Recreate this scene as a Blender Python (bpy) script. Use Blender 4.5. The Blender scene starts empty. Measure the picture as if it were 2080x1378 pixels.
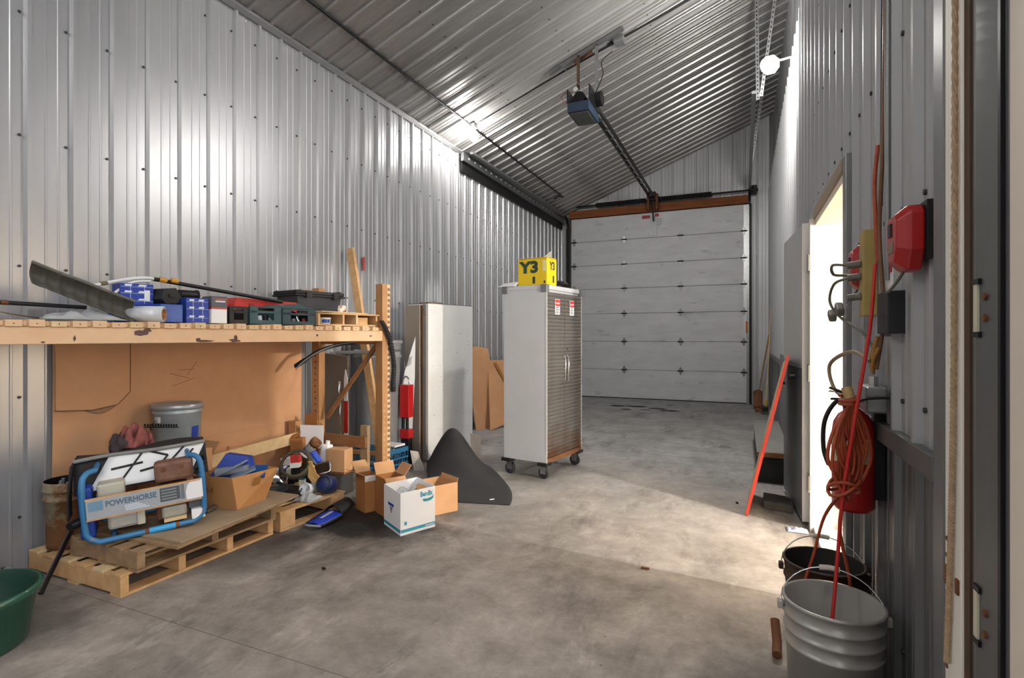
import bpy, bmesh, math, random
from mathutils import Vector, Matrix
random.seed(7)
sc = bpy.context.scene
C = sc.collection
PI = math.pi

# ------------------------------------------------------------------ camera, world, light, exposure
CAM_H = 1.42
cam_d = bpy.data.cameras.new('camera'); cam = bpy.data.objects.new('camera', cam_d); C.objects.link(cam)
cam_d.sensor_fit = 'HORIZONTAL'; cam_d.sensor_width = 36.0
cam_d.lens = 36.0 * 1090.0 / 2080.0
cam_d.shift_y = (684.0 - 689.0) / 2080.0
cam_d.clip_start = 0.05
cam.location = (0, 0, CAM_H)
YAW = math.atan2(470.0, 1090.0)
cam.rotation_euler = (PI / 2, 0, YAW)
sc.camera = cam

w = bpy.data.worlds.new('overcast_daylight'); sc.world = w; w.use_nodes = True
bg = w.node_tree.nodes['Background']
bg.inputs[0].default_value = (0.93, 0.96, 1.0, 1)
bg.inputs[1].default_value = 2.3

sc.view_settings.view_transform = 'Standard'
sc.view_settings.look = 'None'
sc.view_settings.gamma = 1.0
sc.view_settings.use_curve_mapping = False
sc.view_settings.exposure = 0.54

LAMP_NEAR_WALL = 120.0      # lamp on the right wall (W)
LAMP_CEILING = 42.0        # bare bulb under the ceiling conduit (W)
FILL_REAR = 40.0           # unseen fill bulbs added on the ceiling behind the camera
LAMP_SIDE_ROOM = 560.0       # bulb in the room behind the side door

# ------------------------------------------------------------------ helpers
def lin(h):
    h = h.lstrip('#')
    o = []
    for i in (0, 2, 4):
        v = int(h[i:i + 2], 16) / 255.0
        o.append(v / 12.92 if v <= 0.04045 else ((v + 0.055) / 1.055) ** 2.4)
    return (o[0], o[1], o[2], 1.0)

MATS = {}
def mat(name, col, rough=0.6, metal=0.0, var=0.0, scale=6.0, dark=None, bump=0.0, bscale=60.0,
        stretch=(1, 1, 1), spot=None, spot_scale=4.0, spot_amt=0.5, alpha=1.0, trans=0.0, emit=None, estr=0.0, coat=0.0):
    """procedural material: base colour mottled towards `dark`, optional patches of a third colour, fine bump"""
    if name in MATS: return MATS[name]
    m = bpy.data.materials.new(name); m.use_nodes = True
    nt = m.node_tree; N = nt.nodes; L = nt.links
    b = N['Principled BSDF']
    b.inputs['Roughness'].default_value = rough
    b.inputs['Metallic'].default_value = metal
    b.inputs['Base Color'].default_value = lin(col)
    if coat: b.inputs['Coat Weight'].default_value = coat
    if alpha < 1: b.inputs['Alpha'].default_value = alpha
    if trans: b.inputs['Transmission Weight'].default_value = trans
    if emit:
        b.inputs['Emission Color'].default_value = lin(emit); b.inputs['Emission Strength'].default_value = estr
    if var or bump or spot:
        tc = N.new('ShaderNodeTexCoord'); mp = N.new('ShaderNodeMapping')
        mp.inputs['Scale'].default_value = stretch
        L.new(tc.outputs['Object'], mp.inputs[0])
    last = None
    if var:
        n = N.new('ShaderNodeTexNoise'); n.inputs['Scale'].default_value = scale; n.inputs['Detail'].default_value = 6
        n.inputs['Roughness'].default_value = 0.62
        L.new(mp.outputs[0], n.inputs['Vector'])
        r = N.new('ShaderNodeValToRGB')
        r.color_ramp.elements[0].position = 0.5 - 0.25; r.color_ramp.elements[1].position = 0.5 + 0.2
        c0 = lin(dark) if dark else tuple(x * (1 - var) for x in lin(col)[:3]) + (1,)
        r.color_ramp.elements[0].color = c0; r.color_ramp.elements[1].color = lin(col)
        L.new(n.outputs[0], r.inputs[0]); last = r.outputs[0]
    if spot:
        n2 = N.new('ShaderNodeTexNoise'); n2.inputs['Scale'].default_value = spot_scale; n2.inputs['Detail'].default_value = 8
        n2.inputs['Roughness'].default_value = 0.7
        L.new(mp.outputs[0], n2.inputs['Vector'])
        r2 = N.new('ShaderNodeValToRGB')
        r2.color_ramp.elements[0].position = 0.66 - 0.3 * spot_amt; r2.color_ramp.elements[1].position = 0.74 - 0.3 * spot_amt
        L.new(n2.outputs[0], r2.inputs[0])
        mx = N.new('ShaderNodeMix'); mx.data_type = 'RGBA'
        L.new(r2.outputs[0], mx.inputs['Factor'])
        if last: L.new(last, mx.inputs['A'])
        else: mx.inputs['A'].default_value = lin(col)
        mx.inputs['B'].default_value = lin(spot); last = mx.outputs['Result']
    if last: L.new(last, b.inputs['Base Color'])
    if bump:
        n3 = N.new('ShaderNodeTexNoise'); n3.inputs['Scale'].default_value = bscale; n3.inputs['Detail'].default_value = 4
        L.new(mp.outputs[0], n3.inputs['Vector'])
        bp = N.new('ShaderNodeBump'); bp.inputs['Strength'].default_value = bump; bp.inputs['Distance'].default_value = 0.01
        L.new(n3.outputs[0], bp.inputs['Height']); L.new(bp.outputs[0], b.inputs['Normal'])
    MATS[name] = m
    return m

class MB:
    """collects geometry for ONE mesh"""
    def __init__(s): s.v = []; s.f = []; s.sm = []
    def add(s, vs, fs, smooth=False):
        o = len(s.v); s.v += [tuple(v) for v in vs]
        s.f += [tuple(i + o for i in f) for f in fs]; s.sm += [smooth] * len(fs); return s
    def box(s, x0, x1, y0, y1, z0, z1):
        return s.add([(x0,y0,z0),(x1,y0,z0),(x1,y1,z0),(x0,y1,z0),(x0,y0,z1),(x1,y0,z1),(x1,y1,z1),(x0,y1,z1)],
                     [(3,2,1,0),(4,5,6,7),(0,1,5,4),(1,2,6,5),(2,3,7,6),(3,0,4,7)])
    def obox(s, c, size, M):
        hx, hy, hz = size[0]/2, size[1]/2, size[2]/2
        vs = [Vector(c) + M @ Vector(p) for p in ((-hx,-hy,-hz),(hx,-hy,-hz),(hx,hy,-hz),(-hx,hy,-hz),(-hx,-hy,hz),(hx,-hy,hz),(hx,hy,hz),(-hx,hy,hz))]
        return s.add(vs, [(3,2,1,0),(4,5,6,7),(0,1,5,4),(1,2,6,5),(2,3,7,6),(3,0,4,7)])
    def bar(s, p0, p1, w, h, up=(0, 0, 1)):
        """rectangular bar from p0 to p1, w sideways, h along up"""
        p0 = Vector(p0); p1 = Vector(p1); d = (p1 - p0).normalized(); u = Vector(up)
        sd = d.cross(u)
        if sd.length < 1e-4: sd = d.cross(Vector((1, 0, 0)))
        sd.normalize(); u = sd.cross(d)
        vs = []
        for p in (p0, p1):
            for a, b in ((-1,-1),(1,-1),(1,1),(-1,1)): vs.append(p + sd*(a*w/2) + u*(b*h/2))
        return s.add(vs, [(0,1,2,3),(7,6,5,4),(0,4,5,1),(1,5,6,2),(2,6,7,3),(3,7,4,0)])
    def tube(s, pts, r, n=8, closed=False, cap=True):
        pts = [Vector(p) for p in pts]; m = len(pts)
        rs = r if isinstance(r, (list, tuple)) else [r]*m
        rings = []; pu = None
        for i, p in enumerate(pts):
            a = pts[i-1] if (i > 0 or closed) else p
            b = pts[(i+1) % m] if (i < m-1 or closed) else p
            d = (b - a).normalized()
            if pu is None:
                pu = d.cross(Vector((0,0,1)))
                if pu.length < 1e-3: pu = d.cross(Vector((1,0,0)))
            pu = (pu - d*pu.dot(d)).normalized(); q = d.cross(pu)
            rings.append([p + (pu*math.cos(2*PI*k/n) + q*math.sin(2*PI*k/n))*rs[i] for k in range(n)])
        vs = [v for rg in rings for v in rg]; fs = []
        for i in range(m if closed else m-1):
            j = (i+1) % m
            for k in range(n):
                l = (k+1) % n
                fs.append((i*n+k, j*n+k, j*n+l, i*n+l))
        s.add(vs, fs, True)
        if cap and not closed:
            s.add(rings[0], [tuple(range(n))]); s.add(rings[-1], [tuple(reversed(range(n)))])
        return s
    def lathe(s, prof, c=(0,0,0), n=24, M=None, smooth=True, a0=0, a1=2*PI, sx=1, sy=1):
        """profile [(r,z)...] turned round z"""
        full = abs(a1-a0-2*PI) < 1e-6; k = n if full else n+1
        vs = []
        for r, z in prof:
            for i in range(k):
                a = a0 + (a1-a0)*i/n
                p = Vector((r*math.cos(a)*sx, r*math.sin(a)*sy, z))
                if M: p = M @ p
                vs.append(Vector(c) + p)
        fs = []
        for j in range(len(prof)-1):
            for i in range(n):
                i2 = (i+1) % k
                fs.append((j*k+i, j*k+i2, (j+1)*k+i2, (j+1)*k+i))
        s.add(vs, fs, smooth); return s
    def prism(s, poly, vec):
        n = len(poly); v2 = [Vector(p)+Vector(vec) for p in poly]
        fs = [tuple(reversed(range(n))), tuple(range(n, 2*n))]
        for i in range(n): j = (i+1) % n; fs.append((i, j, n+j, n+i))
        return s.add(list(poly)+v2, fs)
    def grid(s, fn, nu, nv, smooth=True):
        vs = [fn(i/nu, j/nv) for j in range(nv+1) for i in range(nu+1)]
        fs = [(j*(nu+1)+i, j*(nu+1)+i+1, (j+1)*(nu+1)+i+1, (j+1)*(nu+1)+i) for j in range(nv) for i in range(nu)]
        return s.add(vs, fs, smooth)
    def mesh(s, name):
        me = bpy.data.meshes.new(name); me.from_pydata(s.v, [], s.f); me.update()
        for p, sm in zip(me.polygons, s.sm): p.use_smooth = sm
        bm = bmesh.new(); bm.from_mesh(me); bmesh.ops.recalc_face_normals(bm, faces=bm.faces); bm.to_mesh(me); bm.free()
        return me

def B(*a): return MB().box(*a)
def RZ(a): return Matrix.Rotation(a, 3, 'Z')
def RX(a): return Matrix.Rotation(a, 3, 'X')
def RY(a): return Matrix.Rotation(a, 3, 'Y')

def mods(o, bevel=0, solid=0, sub=0):
    if solid:
        m = o.modifiers.new('solid', 'SOLIDIFY'); m.thickness = solid; m.offset = 0
    if bevel:
        m = o.modifiers.new('bevel', 'BEVEL'); m.width = bevel; m.segments = 2; m.limit_method = 'ANGLE'
    if sub:
        m = o.modifiers.new('sub', 'SUBSURF'); m.levels = sub; m.render_levels = sub
    return o

def tag(o, label=None, cat=None, group=None, kind=None):
    if label: o['label'] = label
    if cat: o['category'] = cat
    if group: o['group'] = group
    if kind: o['kind'] = kind
    return o

def thing(name, label, cat, loc=(0,0,0), rz=0.0, group=None):
    o = bpy.data.objects.new(name, None); C.objects.link(o)
    o.location = loc; o.rotation_euler = (0, 0, rz); o.empty_display_size = 0.1
    return tag(o, label, cat, group)

def mat_of(o):
    """world matrix of an object from its own transforms (no depsgraph needed)"""
    m = Matrix.LocRotScale(o.location, o.rotation_euler, o.scale)
    return mat_of(o.parent) @ m if o.parent else m

def part(name, mb, m, parent, world=False, bevel=0, solid=0, sub=0, label=None, kind=None, loc=None, rot=None):
    me = mb.mesh(name) if isinstance(mb, MB) else mb
    o = bpy.data.objects.new(name, me); C.objects.link(o); o.parent = parent
    if world: me.transform(mat_of(parent).inverted())
    if loc: o.location = loc
    if rot: o.rotation_euler = rot
    if m is not None and not me.materials: me.materials.append(m)
    return tag(mods(o, bevel, solid, sub), label, kind=kind)

def solo(name, mb, m, label=None, cat=None, group=None, kind=None, bevel=0, solid=0, sub=0):
    """a thing that is one mesh, built in world coordinates; origin moved to the base centre"""
    me = mb.mesh(name)
    xs = [v.co.x for v in me.vertices]; ys = [v.co.y for v in me.vertices]; zs = [v.co.z for v in me.vertices]
    c = Vector(((min(xs)+max(xs))/2, (min(ys)+max(ys))/2, min(zs)))
    me.transform(Matrix.Translation(-c))
    o = bpy.data.objects.new(name, me); C.objects.link(o); o.location = c
    me.materials.append(m)
    return tag(mods(o, bevel, solid, sub), label, cat, group, kind)

def struct(name, mb, m, **k):
    return solo(name, mb, m, kind='structure', **k)

def sempty(name, loc=(0,0,0)):
    o = bpy.data.objects.new(name, None); C.objects.link(o); o.location = loc
    return tag(o, kind='structure')

def inst(o, parent, loc, rot=None):
    c = o.copy(); C.objects.link(c); c.parent = parent; c.location = loc
    if rot: c.rotation_euler = rot
    return c

def text_part(name, txt, m, parent, M, size, ext=0.0008, bold=0.0, sx=1.0, shear=0.0, align='LEFT', label=None):
    """lettering as thin raised mesh; M is the local 4x4 placing its plane"""
    cu = bpy.data.curves.new(name, 'FONT'); cu.body = txt; cu.size = size; cu.extrude = ext; cu.offset = bold
    cu.align_x = align; cu.shear = shear; cu.resolution_u = 3
    t = bpy.data.objects.new(name+'_tmp', cu); C.objects.link(t)
    dg = bpy.context.evaluated_depsgraph_get()
    me = bpy.data.meshes.new_from_object(t.evaluated_get(dg))
    bpy.data.objects.remove(t)
    me.name = name; me.materials.clear(); me.materials.append(m)
    me.transform(Matrix.Diagonal((sx, 1, 1, 1))); me.transform(M)
    o = bpy.data.objects.new(name, me); C.objects.link(o); o.parent = parent
    return tag(o, label)

def frame_m(o, ex, ey):
    """4x4 with x axis ex, y axis ey, origin o"""
    ex = Vector(ex).normalized(); ey = Vector(ey).normalized(); ez = ex.cross(ey)
    return Matrix(((ex.x, ey.x, ez.x, o[0]), (ex.y, ey.y, ez.y, o[1]), (ex.z, ey.z, ez.z, o[2]), (0, 0, 0, 1)))

def smooth_path(pts, n=6):
    """Catmull-Rom through the points"""
    P = [Vector(p) for p in pts]; out = []
    for i in range(len(P)-1):
        a = P[max(i-1, 0)]; b = P[i]; c = P[i+1]; d = P[min(i+2, len(P)-1)]
        for k in range(n):
            t = k/n
            out.append(0.5*((2*b)+(c-a)*t+(2*a-5*b+4*c-d)*t*t+(3*b-a-3*c+d)*t**3))
    out.append(P[-1]); return out

def wood(name, col, dark, stretch=(1.5, 1.5, 12)):
    return mat(name, col, 0.75, var=0.3, scale=5, dark=dark, stretch=stretch, bump=0.15, bscale=40)

def steel_sheet(name, col, dark, rough, metal, streak=True):
    """painted or galvanised sheet with faint vertical streaks and smudges"""
    return mat(name, col, rough, metal, var=0.25, scale=1.6, dark=dark, stretch=(1, 1, 0.35), bump=0.04, bscale=9)

# ------------------------------------------------------------------ room dimensions
XL, XR, YB = -4.05, 0.50, 12.42
YF = -1.6
def zc(x): return 4.30 + 0.385*(x - XL)
RIB = 0.2453

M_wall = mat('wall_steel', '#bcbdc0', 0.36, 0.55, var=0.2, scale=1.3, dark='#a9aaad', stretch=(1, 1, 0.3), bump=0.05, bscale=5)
M_ceil = mat('ceiling_steel', '#c0bfbe', 0.33, 0.6, var=0.4, scale=1.1, dark='#908e8c', stretch=(0.35, 1, 0.35), bump=0.06, bscale=6)
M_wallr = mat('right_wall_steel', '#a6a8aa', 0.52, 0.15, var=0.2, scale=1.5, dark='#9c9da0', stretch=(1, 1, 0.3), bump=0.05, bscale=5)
M_wains = mat('dark_steel', '#77787a', 0.45, 0.4, var=0.3, scale=1.8, dark='#5d5e60', stretch=(1, 1, 0.25), bump=0.05, bscale=8, spot='#5a4a40', spot_scale=2.5, spot_amt=0.12)
M_upper = mat('upper_wall_steel', '#8b8c8e', 0.4, 0.5, var=0.2, scale=1.5, dark='#6e6f71')
M_trim = mat('trim_steel', '#8f9092', 0.4, 0.5, var=0.25, scale=3)
M_screw = mat('screw_steel', '#4a4a4c', 0.5, 0.6)
M_dark = mat('black_steel', '#26272a', 0.45, 0.6, var=0.2)
M_galv = mat('galvanised', '#a6a8aa', 0.35, 0.85, var=0.25, scale=14, bump=0.03)
M_blackpl = mat('black_plastic', '#141516', 0.55, 0.0, var=0.2, scale=9)
M_card = mat('cardboard', '#cc9c74', 0.9, var=0.12, scale=3, dark='#bd8d66', bump=0.05, bscale=120)
M_card2 = mat('cardboard_pale', '#c99b70', 0.9, var=0.12, scale=4, dark='#b78a60', bump=0.05, bscale=120)
M_card3 = mat('cardboard_orange', '#a8703c', 0.9, var=0.15, scale=4, dark='#96602f')
M_pine = wood('pine', '#d8b080', '#bf935f', (3, 3, 3))
M_pine2 = wood('pine_pale', '#e2c79c', '#cfae7d', (3, 3, 3))
M_oldwood = wood('weathered_wood', '#a58766', '#83684a', (3, 3, 3))
M_brownwood = wood('brown_wood', '#98683f', '#7d5330', (3, 3, 3))
M_rackpaint = mat('rack_paint', '#e4c09a', 0.55, 0.0, var=0.08, scale=5, dark='#d8b088', spot='#5a4238', spot_scale=5, spot_amt=0.10, bump=0.03)
M_racktan = mat('rack_brown', '#b98a5c', 0.6, 0.0, var=0.2, scale=5, dark='#a3744a', spot='#6a4630', spot_scale=6, spot_amt=0.1)
M_white = mat('white_paint', '#e6e6e4', 0.5, var=0.08, scale=3)
M_paper = mat('white_card', '#eeeeef', 0.8)
M_red = mat('red_plastic', '#ae1b1a', 0.35, var=0.12, scale=4, coat=0.2)
M_redm = mat('red_paint', '#b8191a', 0.3, var=0.15, scale=4, coat=0.3)
M_blue = mat('blue_box', '#1d3f9e', 0.5, var=0.1, scale=6)
M_blue2 = mat('blue_gloss', '#1f5cb4', 0.35, var=0.5, scale=14, dark='#123c86')
M_bluef = mat('blue_paint', '#3a7fb0', 0.4, var=0.3, scale=10, dark='#2b6a98', spot='#7c7a76', spot_scale=9, spot_amt=0.25)
M_teal = mat('teal_plastic', '#2f5257', 0.5, var=0.2, scale=8)
M_rubber = mat('rubber', '#2b2b2d', 0.8, var=0.3, scale=6, dark='#202022', bump=0.1, bscale=80)
M_clear = mat('clear_film', '#dfe4e6', 0.15, alpha=0.45, var=0.2, scale=12, bump=0.5, bscale=18)
M_cream = mat('cream_paint', '#e9dfd0', 0.6, var=0.06, scale=2)
M_orange = mat('orange_cord', '#b5502a', 0.5, var=0.25, scale=20, dark='#93391c')
M_chrome = mat('chrome', '#d0d0d2', 0.12, 1.0)
M_rust = mat('rusty_steel', '#8a5a38', 0.75, 0.2, var=0.4, scale=8, dark='#5c3a24', bump=0.2)
M_tape = mat('packing_tape', '#a3703c', 0.3)
M_rope = mat('rope', '#c2a684', 0.9, var=0.35, scale=40)
M_grey = mat('grey_plastic', '#8c8f92', 0.5, var=0.15, scale=5)
# ------------------------------------------------------------------ the shell
PROF = [(0, 0), (.011, .025), (.033, .025), (.044, 0), (.108, 0), (.112, .0045), (.121, .0045), (.125, 0),
        (.176, 0), (.180, .0045), (.189, .0045), (.193, 0)]
def profile(u0, u1, phase):
    pts = []
    k = math.floor((u0 - phase)/RIB) - 1
    while phase + k*RIB < u1 + RIB:
        for o, h in PROF: pts.append((phase + k*RIB + o, h))
        k += 1
    def hat(u):
        for (a, ha), (b, hb) in zip(pts, pts[1:]):
            if a <= u <= b: return ha + (hb-ha)*(u-a)/(b-a) if b > a else ha
        return 0
    return [(u0, hat(u0))] + [p for p in pts if u0 < p[0] < u1] + [(u1, hat(u1))]

def sheet(name, parent, m, u0, u1, phase, fn, lo, hi):
    """ribbed sheets, four ribs wide each; fn(u, h, v) -> world; lo/hi(u) limits across"""
    k = math.floor((u0 - phase + 0.03)/(4*RIB))
    a = u0
    while a < u1 - 1e-4:
        b = min(phase - 0.03 + (k+1)*4*RIB, u1); k += 1
        if b - a < 0.01: continue
        pr = profile(a, b, phase); mb = MB(); vs = []
        for u, h in pr: vs += [fn(u, h, lo(u)), fn(u, h, hi(u))]
        mb.add(vs, [(2*i, 2*i+2, 2*i+3, 2*i+1) for i in range(len(pr)-1)])
        part(name, mb, m, parent, world=True)
        a = b

def screws(parent, pts, axis, r=0.008):
    """hex-head sheet screws, too small to pick apart singly"""
    mb = MB()
    for p in pts:
        p = Vector(p); d = Vector(axis).normalized()
        mb.tube([p - d*0.004, p + d*0.008], r, n=6)
    part('screws', mb, M_screw, parent, world=True, kind='stuff')

# floor
def floor_mat():
    m = bpy.data.materials.new('concrete'); m.use_nodes = True
    nt = m.node_tree; N = nt.nodes; L = nt.links; b = N['Principled BSDF']
    tc = N.new('ShaderNodeTexCoord')
    def noise(scale, detail=8, rough=0.6, vec=None, dist=0.0):
        n = N.new('ShaderNodeTexNoise'); n.inputs['Scale'].default_value = scale; n.inputs['Detail'].default_value = detail
        n.inputs['Roughness'].default_value = rough; n.inputs['Distortion'].default_value = dist
        L.new(vec if vec else tc.outputs['Object'], n.inputs['Vector']); return n.outputs[0]
    def ramp(x, p0, p1, c0, c1):
        r = N.new('ShaderNodeValToRGB'); e = r.color_ramp.elements
        e[0].position = p0; e[1].position = p1; e[0].color = c0; e[1].color = c1
        L.new(x, r.inputs[0]); return r.outputs[0]
    def mix(f, a, bb, mode='MIX'):
        x = N.new('ShaderNodeMix'); x.data_type = 'RGBA'; x.blend_type = mode
        if isinstance(f, float): x.inputs['Factor'].default_value = f
        else: L.new(f, x.inputs['Factor'])
        for v, k in ((a, 'A'), (bb, 'B')):
            if isinstance(v, tuple): x.inputs[k].default_value = v
            else: L.new(v, x.inputs[k])
        return x.outputs['Result']
    W, K = (1, 1, 1, 1), (0, 0, 0, 1)
    base = ramp(noise(1.5, 12, 0.74, dist=0.15), 0.34, 0.66, lin('#716962'), lin('#b3a9a1'))
    # browner near, greyer further in; far tone lightened in place of lamp light
    sep = N.new('ShaderNodeSeparateXYZ'); L.new(tc.outputs['Object'], sep.inputs[0])
    ad = N.new('ShaderNodeMath'); ad.operation = 'MULTIPLY_ADD'; ad.inputs[1].default_value = 2.2
    L.new(noise(0.55, 4), ad.inputs[0]); L.new(sep.outputs[1], ad.inputs[2])
    far = N.new('ShaderNodeMapRange'); far.inputs[1].default_value = 4.2; far.inputs[2].default_value = 7.5
    L.new(ad.outputs[0], far.inputs[0])
    grey = ramp(noise(1.8, 12, 0.75, dist=0.15), 0.34, 0.66, lin('#8f8e8c'), lin('#bdbcba'))
    col = mix(far.outputs[0], base, grey)
    # dark grime streaks
    mp = N.new('ShaderNodeMapping'); mp.inputs['Scale'].default_value = (1.9, 0.7, 1); mp.inputs['Rotation'].default_value = (0, 0, -0.25)
    L.new(tc.outputs['Object'], mp.inputs[0])
    g = ramp(noise(1.1, 12, 0.72, mp.outputs[0], 0.25), 0.53, 0.66, K, W)
    col = mix(g, col, mix(0.6, col, lin('#4b433f')))
    p = ramp(noise(1.9, 12, 0.75, mp.outputs[0], 0.3), 0.55, 0.68, K, W)
    col = mix(p, col, mix(0.55, col, lin('#c9c0b7')))
    q = ramp(noise(7.0, 12, 0.8, None, 0.2), 0.42, 0.6, W, K)
    col = mix(q, col, mix(0.22, col, lin('#463e39')))
    # oil-black patch by the cartons, fainter near-black patches elsewhere
    for (x, y, rx, ry, s) in ((-2.75, 3.40, 0.95, 0.80, 1.0), (-3.0, 2.6, 0.5, 0.5, 0.45), (-2.0, 3.9, 0.9, 0.6, 0.35),
                              (0.15, 2.25, 0.45, 0.5, 0.55), (-1.9, 5.3, 0.5, 0.8, 0.4), (-3.4, 1.5, 0.6, 0.35, 0.35)):
        mp2 = N.new('ShaderNodeMapping'); mp2.inputs['Location'].default_value = (-x/rx, -y/ry, 0)
        mp2.inputs['Scale'].default_value = (1/rx, 1/ry, 0.0)
        L.new(tc.outputs['Object'], mp2.inputs[0])
        ln = N.new('ShaderNodeVectorMath'); ln.operation = 'LENGTH'; L.new(mp2.outputs[0], ln.inputs[0])
        a2 = N.new('ShaderNodeMath'); a2.operation = 'MULTIPLY_ADD'; a2.inputs[1].default_value = 1.6
        L.new(noise(2.2, 8, 0.7), a2.inputs[0]); L.new(ln.outputs['Value'], a2.inputs[2])
        f = ramp(a2.outputs[0], 0.0, 1.0, W, K)
        mr = N.new('ShaderNodeMapRange'); mr.inputs[1].default_value = 1.75; mr.inputs[2].default_value = 1.2
        mr.inputs[3].default_value = 0; mr.inputs[4].default_value = s
        L.new(a2.outputs[0], mr.inputs[0])
        col = mix(mr.outputs[0], col, lin('#232120'))
    # specks of chalk and grit
    vo = N.new('ShaderNodeTexVoronoi'); vo.inputs['Scale'].default_value = 9
    L.new(tc.outputs['Object'], vo.inputs['Vector'])
    col = mix(ramp(vo.outputs['Distance'], 0.03, 0.045, W, K), col, lin('#4a443f'))
    L.new(col, b.inputs['Base Color'])
    rr = ramp(noise(2.0, 6), 0.3, 0.7, (0.5, 0.5, 0.5, 1), (0.75, 0.75, 0.75, 1)); L.new(rr, b.inputs['Roughness'])
    bp = N.new('ShaderNodeBump'); bp.inputs['Strength'].default_value = 0.18; bp.inputs['Distance'].default_value = 0.01
    L.new(noise(35, 8, 0.7), bp.inputs['Height']); L.new(bp.outputs[0], b.inputs['Normal'])
    return m
M_floor = floor_mat()
fl = MB()
fl.box(XL-0.1, XR+0.1, YF, YB+0.1, -0.15, 0.0)
fo = bpy.data.objects.new('floor', fl.mesh('floor')); C.objects.link(fo); fo.data.materials.append(M_floor); tag(fo, kind='structure')

part('control_joint', MB().box(-4.0, 0.45, 1.777, 1.781, .0001, .0008), mat('joint_dark', '#6b645e', .95), fo)
# left wall
wl = struct('wall_left', B(XL-0.10, XL-0.03, YF, YB+0.1, 0, zc(XL)+0.05), M_trim)
sheet('wall_panel', wl, M_wall, YF, YB, 1.832, lambda u, h, v: (XL+h, u, v), lambda u: 0.0, lambda u: zc(XL)-0.01)
pts = []
k = -8
while 1.832 + k*RIB < YB - 0.1:
    y = 1.832 + k*RIB - 0.02
    if y > 0.5:
        for z in (0.32, 1.05, 1.85, 2.65, 3.40, 4.05): pts.append((XL, y, z))
    k += 1
screws(wl, pts, (1, 0, 0), 0.009)
# back wall (gable)
def gable(y0, y1, m, name):
    poly = [(XL-0.1, y0, 0), (XR+0.1, y0, 0), (XR+0.1, y0, zc(XR)+0.1), (XL-0.1, y0, zc(XL)+0.02)]
    return struct(name, MB().prism(poly, (0, y1-y0, 0)), m)
wb = gable(YB+0.02, YB+0.10, M_trim, 'wall_back')
M_wallb = mat('back_wall_steel', '#d4d5d6', 0.45, 0.35, var=0.15, scale=1.5, dark='#b1b2b4', stretch=(1, 1, 0.3))
sheet('wall_panel', wb, M_wallb, -3.85, 0.10, -1.474, lambda u, h, v: (u, YB-h, v), lambda u: 4.24, lambda u: zc(u)-0.005)
sheet('wall_panel', wb, M_wallb, 0.10, XR, -1.474, lambda u, h, v: (u, YB-h, v), lambda u: 0.0, lambda u: zc(u)-0.005)
sheet('wall_panel', wb, M_wallb, XL, -3.85, -1.474, lambda u, h, v: (u, YB-h, v), lambda u: 0.0, lambda u: zc(u)-0.005)
# ceiling
cp = [(XL-0.1, YF, zc(XL-0.1)+0.03), (XR+0.2, YF, zc(XR+0.2)+0.03), (XR+0.2, YF, zc(XR+0.2)+0.1), (XL-0.1, YF, zc(XL-0.1)+0.1)]
ce = struct('ceiling', MB().prism(cp, (0, YB+0.1-YF, 0)), M_trim)
nx, nz = 0.385/1.0716, -1/1.0716
sheet('ceiling_panel', ce, M_ceil, YF, YB, 3.647, lambda u, h, v: (v+h*nx, u, zc(v)+h*nz), lambda u: XL, lambda u: XR+0.1)
pts = []
for k in range(-12, 36):
    y = 3.647 + k*RIB - 0.02
    if 1 < y < YB-0.1:
        for x in (-3.0, -2.05, -1.1, -0.15): pts.append((x, y, zc(x)))
screws(ce, pts, (nx, 0, nz), 0.008)

# right wall with the side doorway
DY0, DY1, DZ = 3.22, 4.47, 2.28
wr_mb = MB()
for a in ((XR+0.02, XR+0.09, 1.05, DY0-0.06, 0, 4.5), (XR+0.02, XR+0.09, DY1+0.05, YB+0.1, 0, 4.5), (XR+0.02, XR+0.09, DY0-0.06, DY1+0.05, DZ+0.02, 4.5)):
    wr_mb.box(*a)
wr = struct('wall_right', wr_mb, M_trim)
fr = lambda u, h, v: (XR-h, u, v)
RAIL = 1.06
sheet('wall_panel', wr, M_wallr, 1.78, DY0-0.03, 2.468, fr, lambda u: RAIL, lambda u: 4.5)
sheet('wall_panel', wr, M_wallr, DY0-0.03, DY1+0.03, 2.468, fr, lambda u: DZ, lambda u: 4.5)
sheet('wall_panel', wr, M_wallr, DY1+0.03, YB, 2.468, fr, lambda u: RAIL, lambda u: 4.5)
sheet('lower_panel', wr, M_wains, 1.78, DY0-0.03, 2.468, lambda u, h, v: (XR-h*0.8, u, v), lambda u: 0, lambda u: RAIL)
sheet('lower_panel', wr, M_wains, DY1+0.03, YB, 2.468, lambda u, h, v: (XR-h*0.8, u, v), lambda u: 0, lambda u: RAIL)
pts = []
for k in range(-4, 42):
    y = 2.468 + k*RIB - 0.025
    if 1.8 < y < YB and not (DY0-0.05 < y < DY1+0.05):
        for z in (0.35, 1.2, 1.85, 2.45, 3.1, 3.8, 4.4): pts.append((XR, y, z))
    elif DY0-0.05 < y < DY1+0.05:
        for z in (2.45, 3.1, 3.8, 4.4): pts.append((XR, y, z))
screws(wr, pts, (-1, 0, 0), 0.009)
up = struct('wall_upper_right', B(XR+0.10, XR+0.16, 1.40, YB+0.1, 4.49, zc(XR)+0.15), M_upper)
sheet('wall_panel', up, M_upper, 1.40, YB, 2.468, lambda u, h, v: (XR+0.09-h, u, v), lambda u: 4.5, lambda u: zc(XR+0.09)-0.005)
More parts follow.
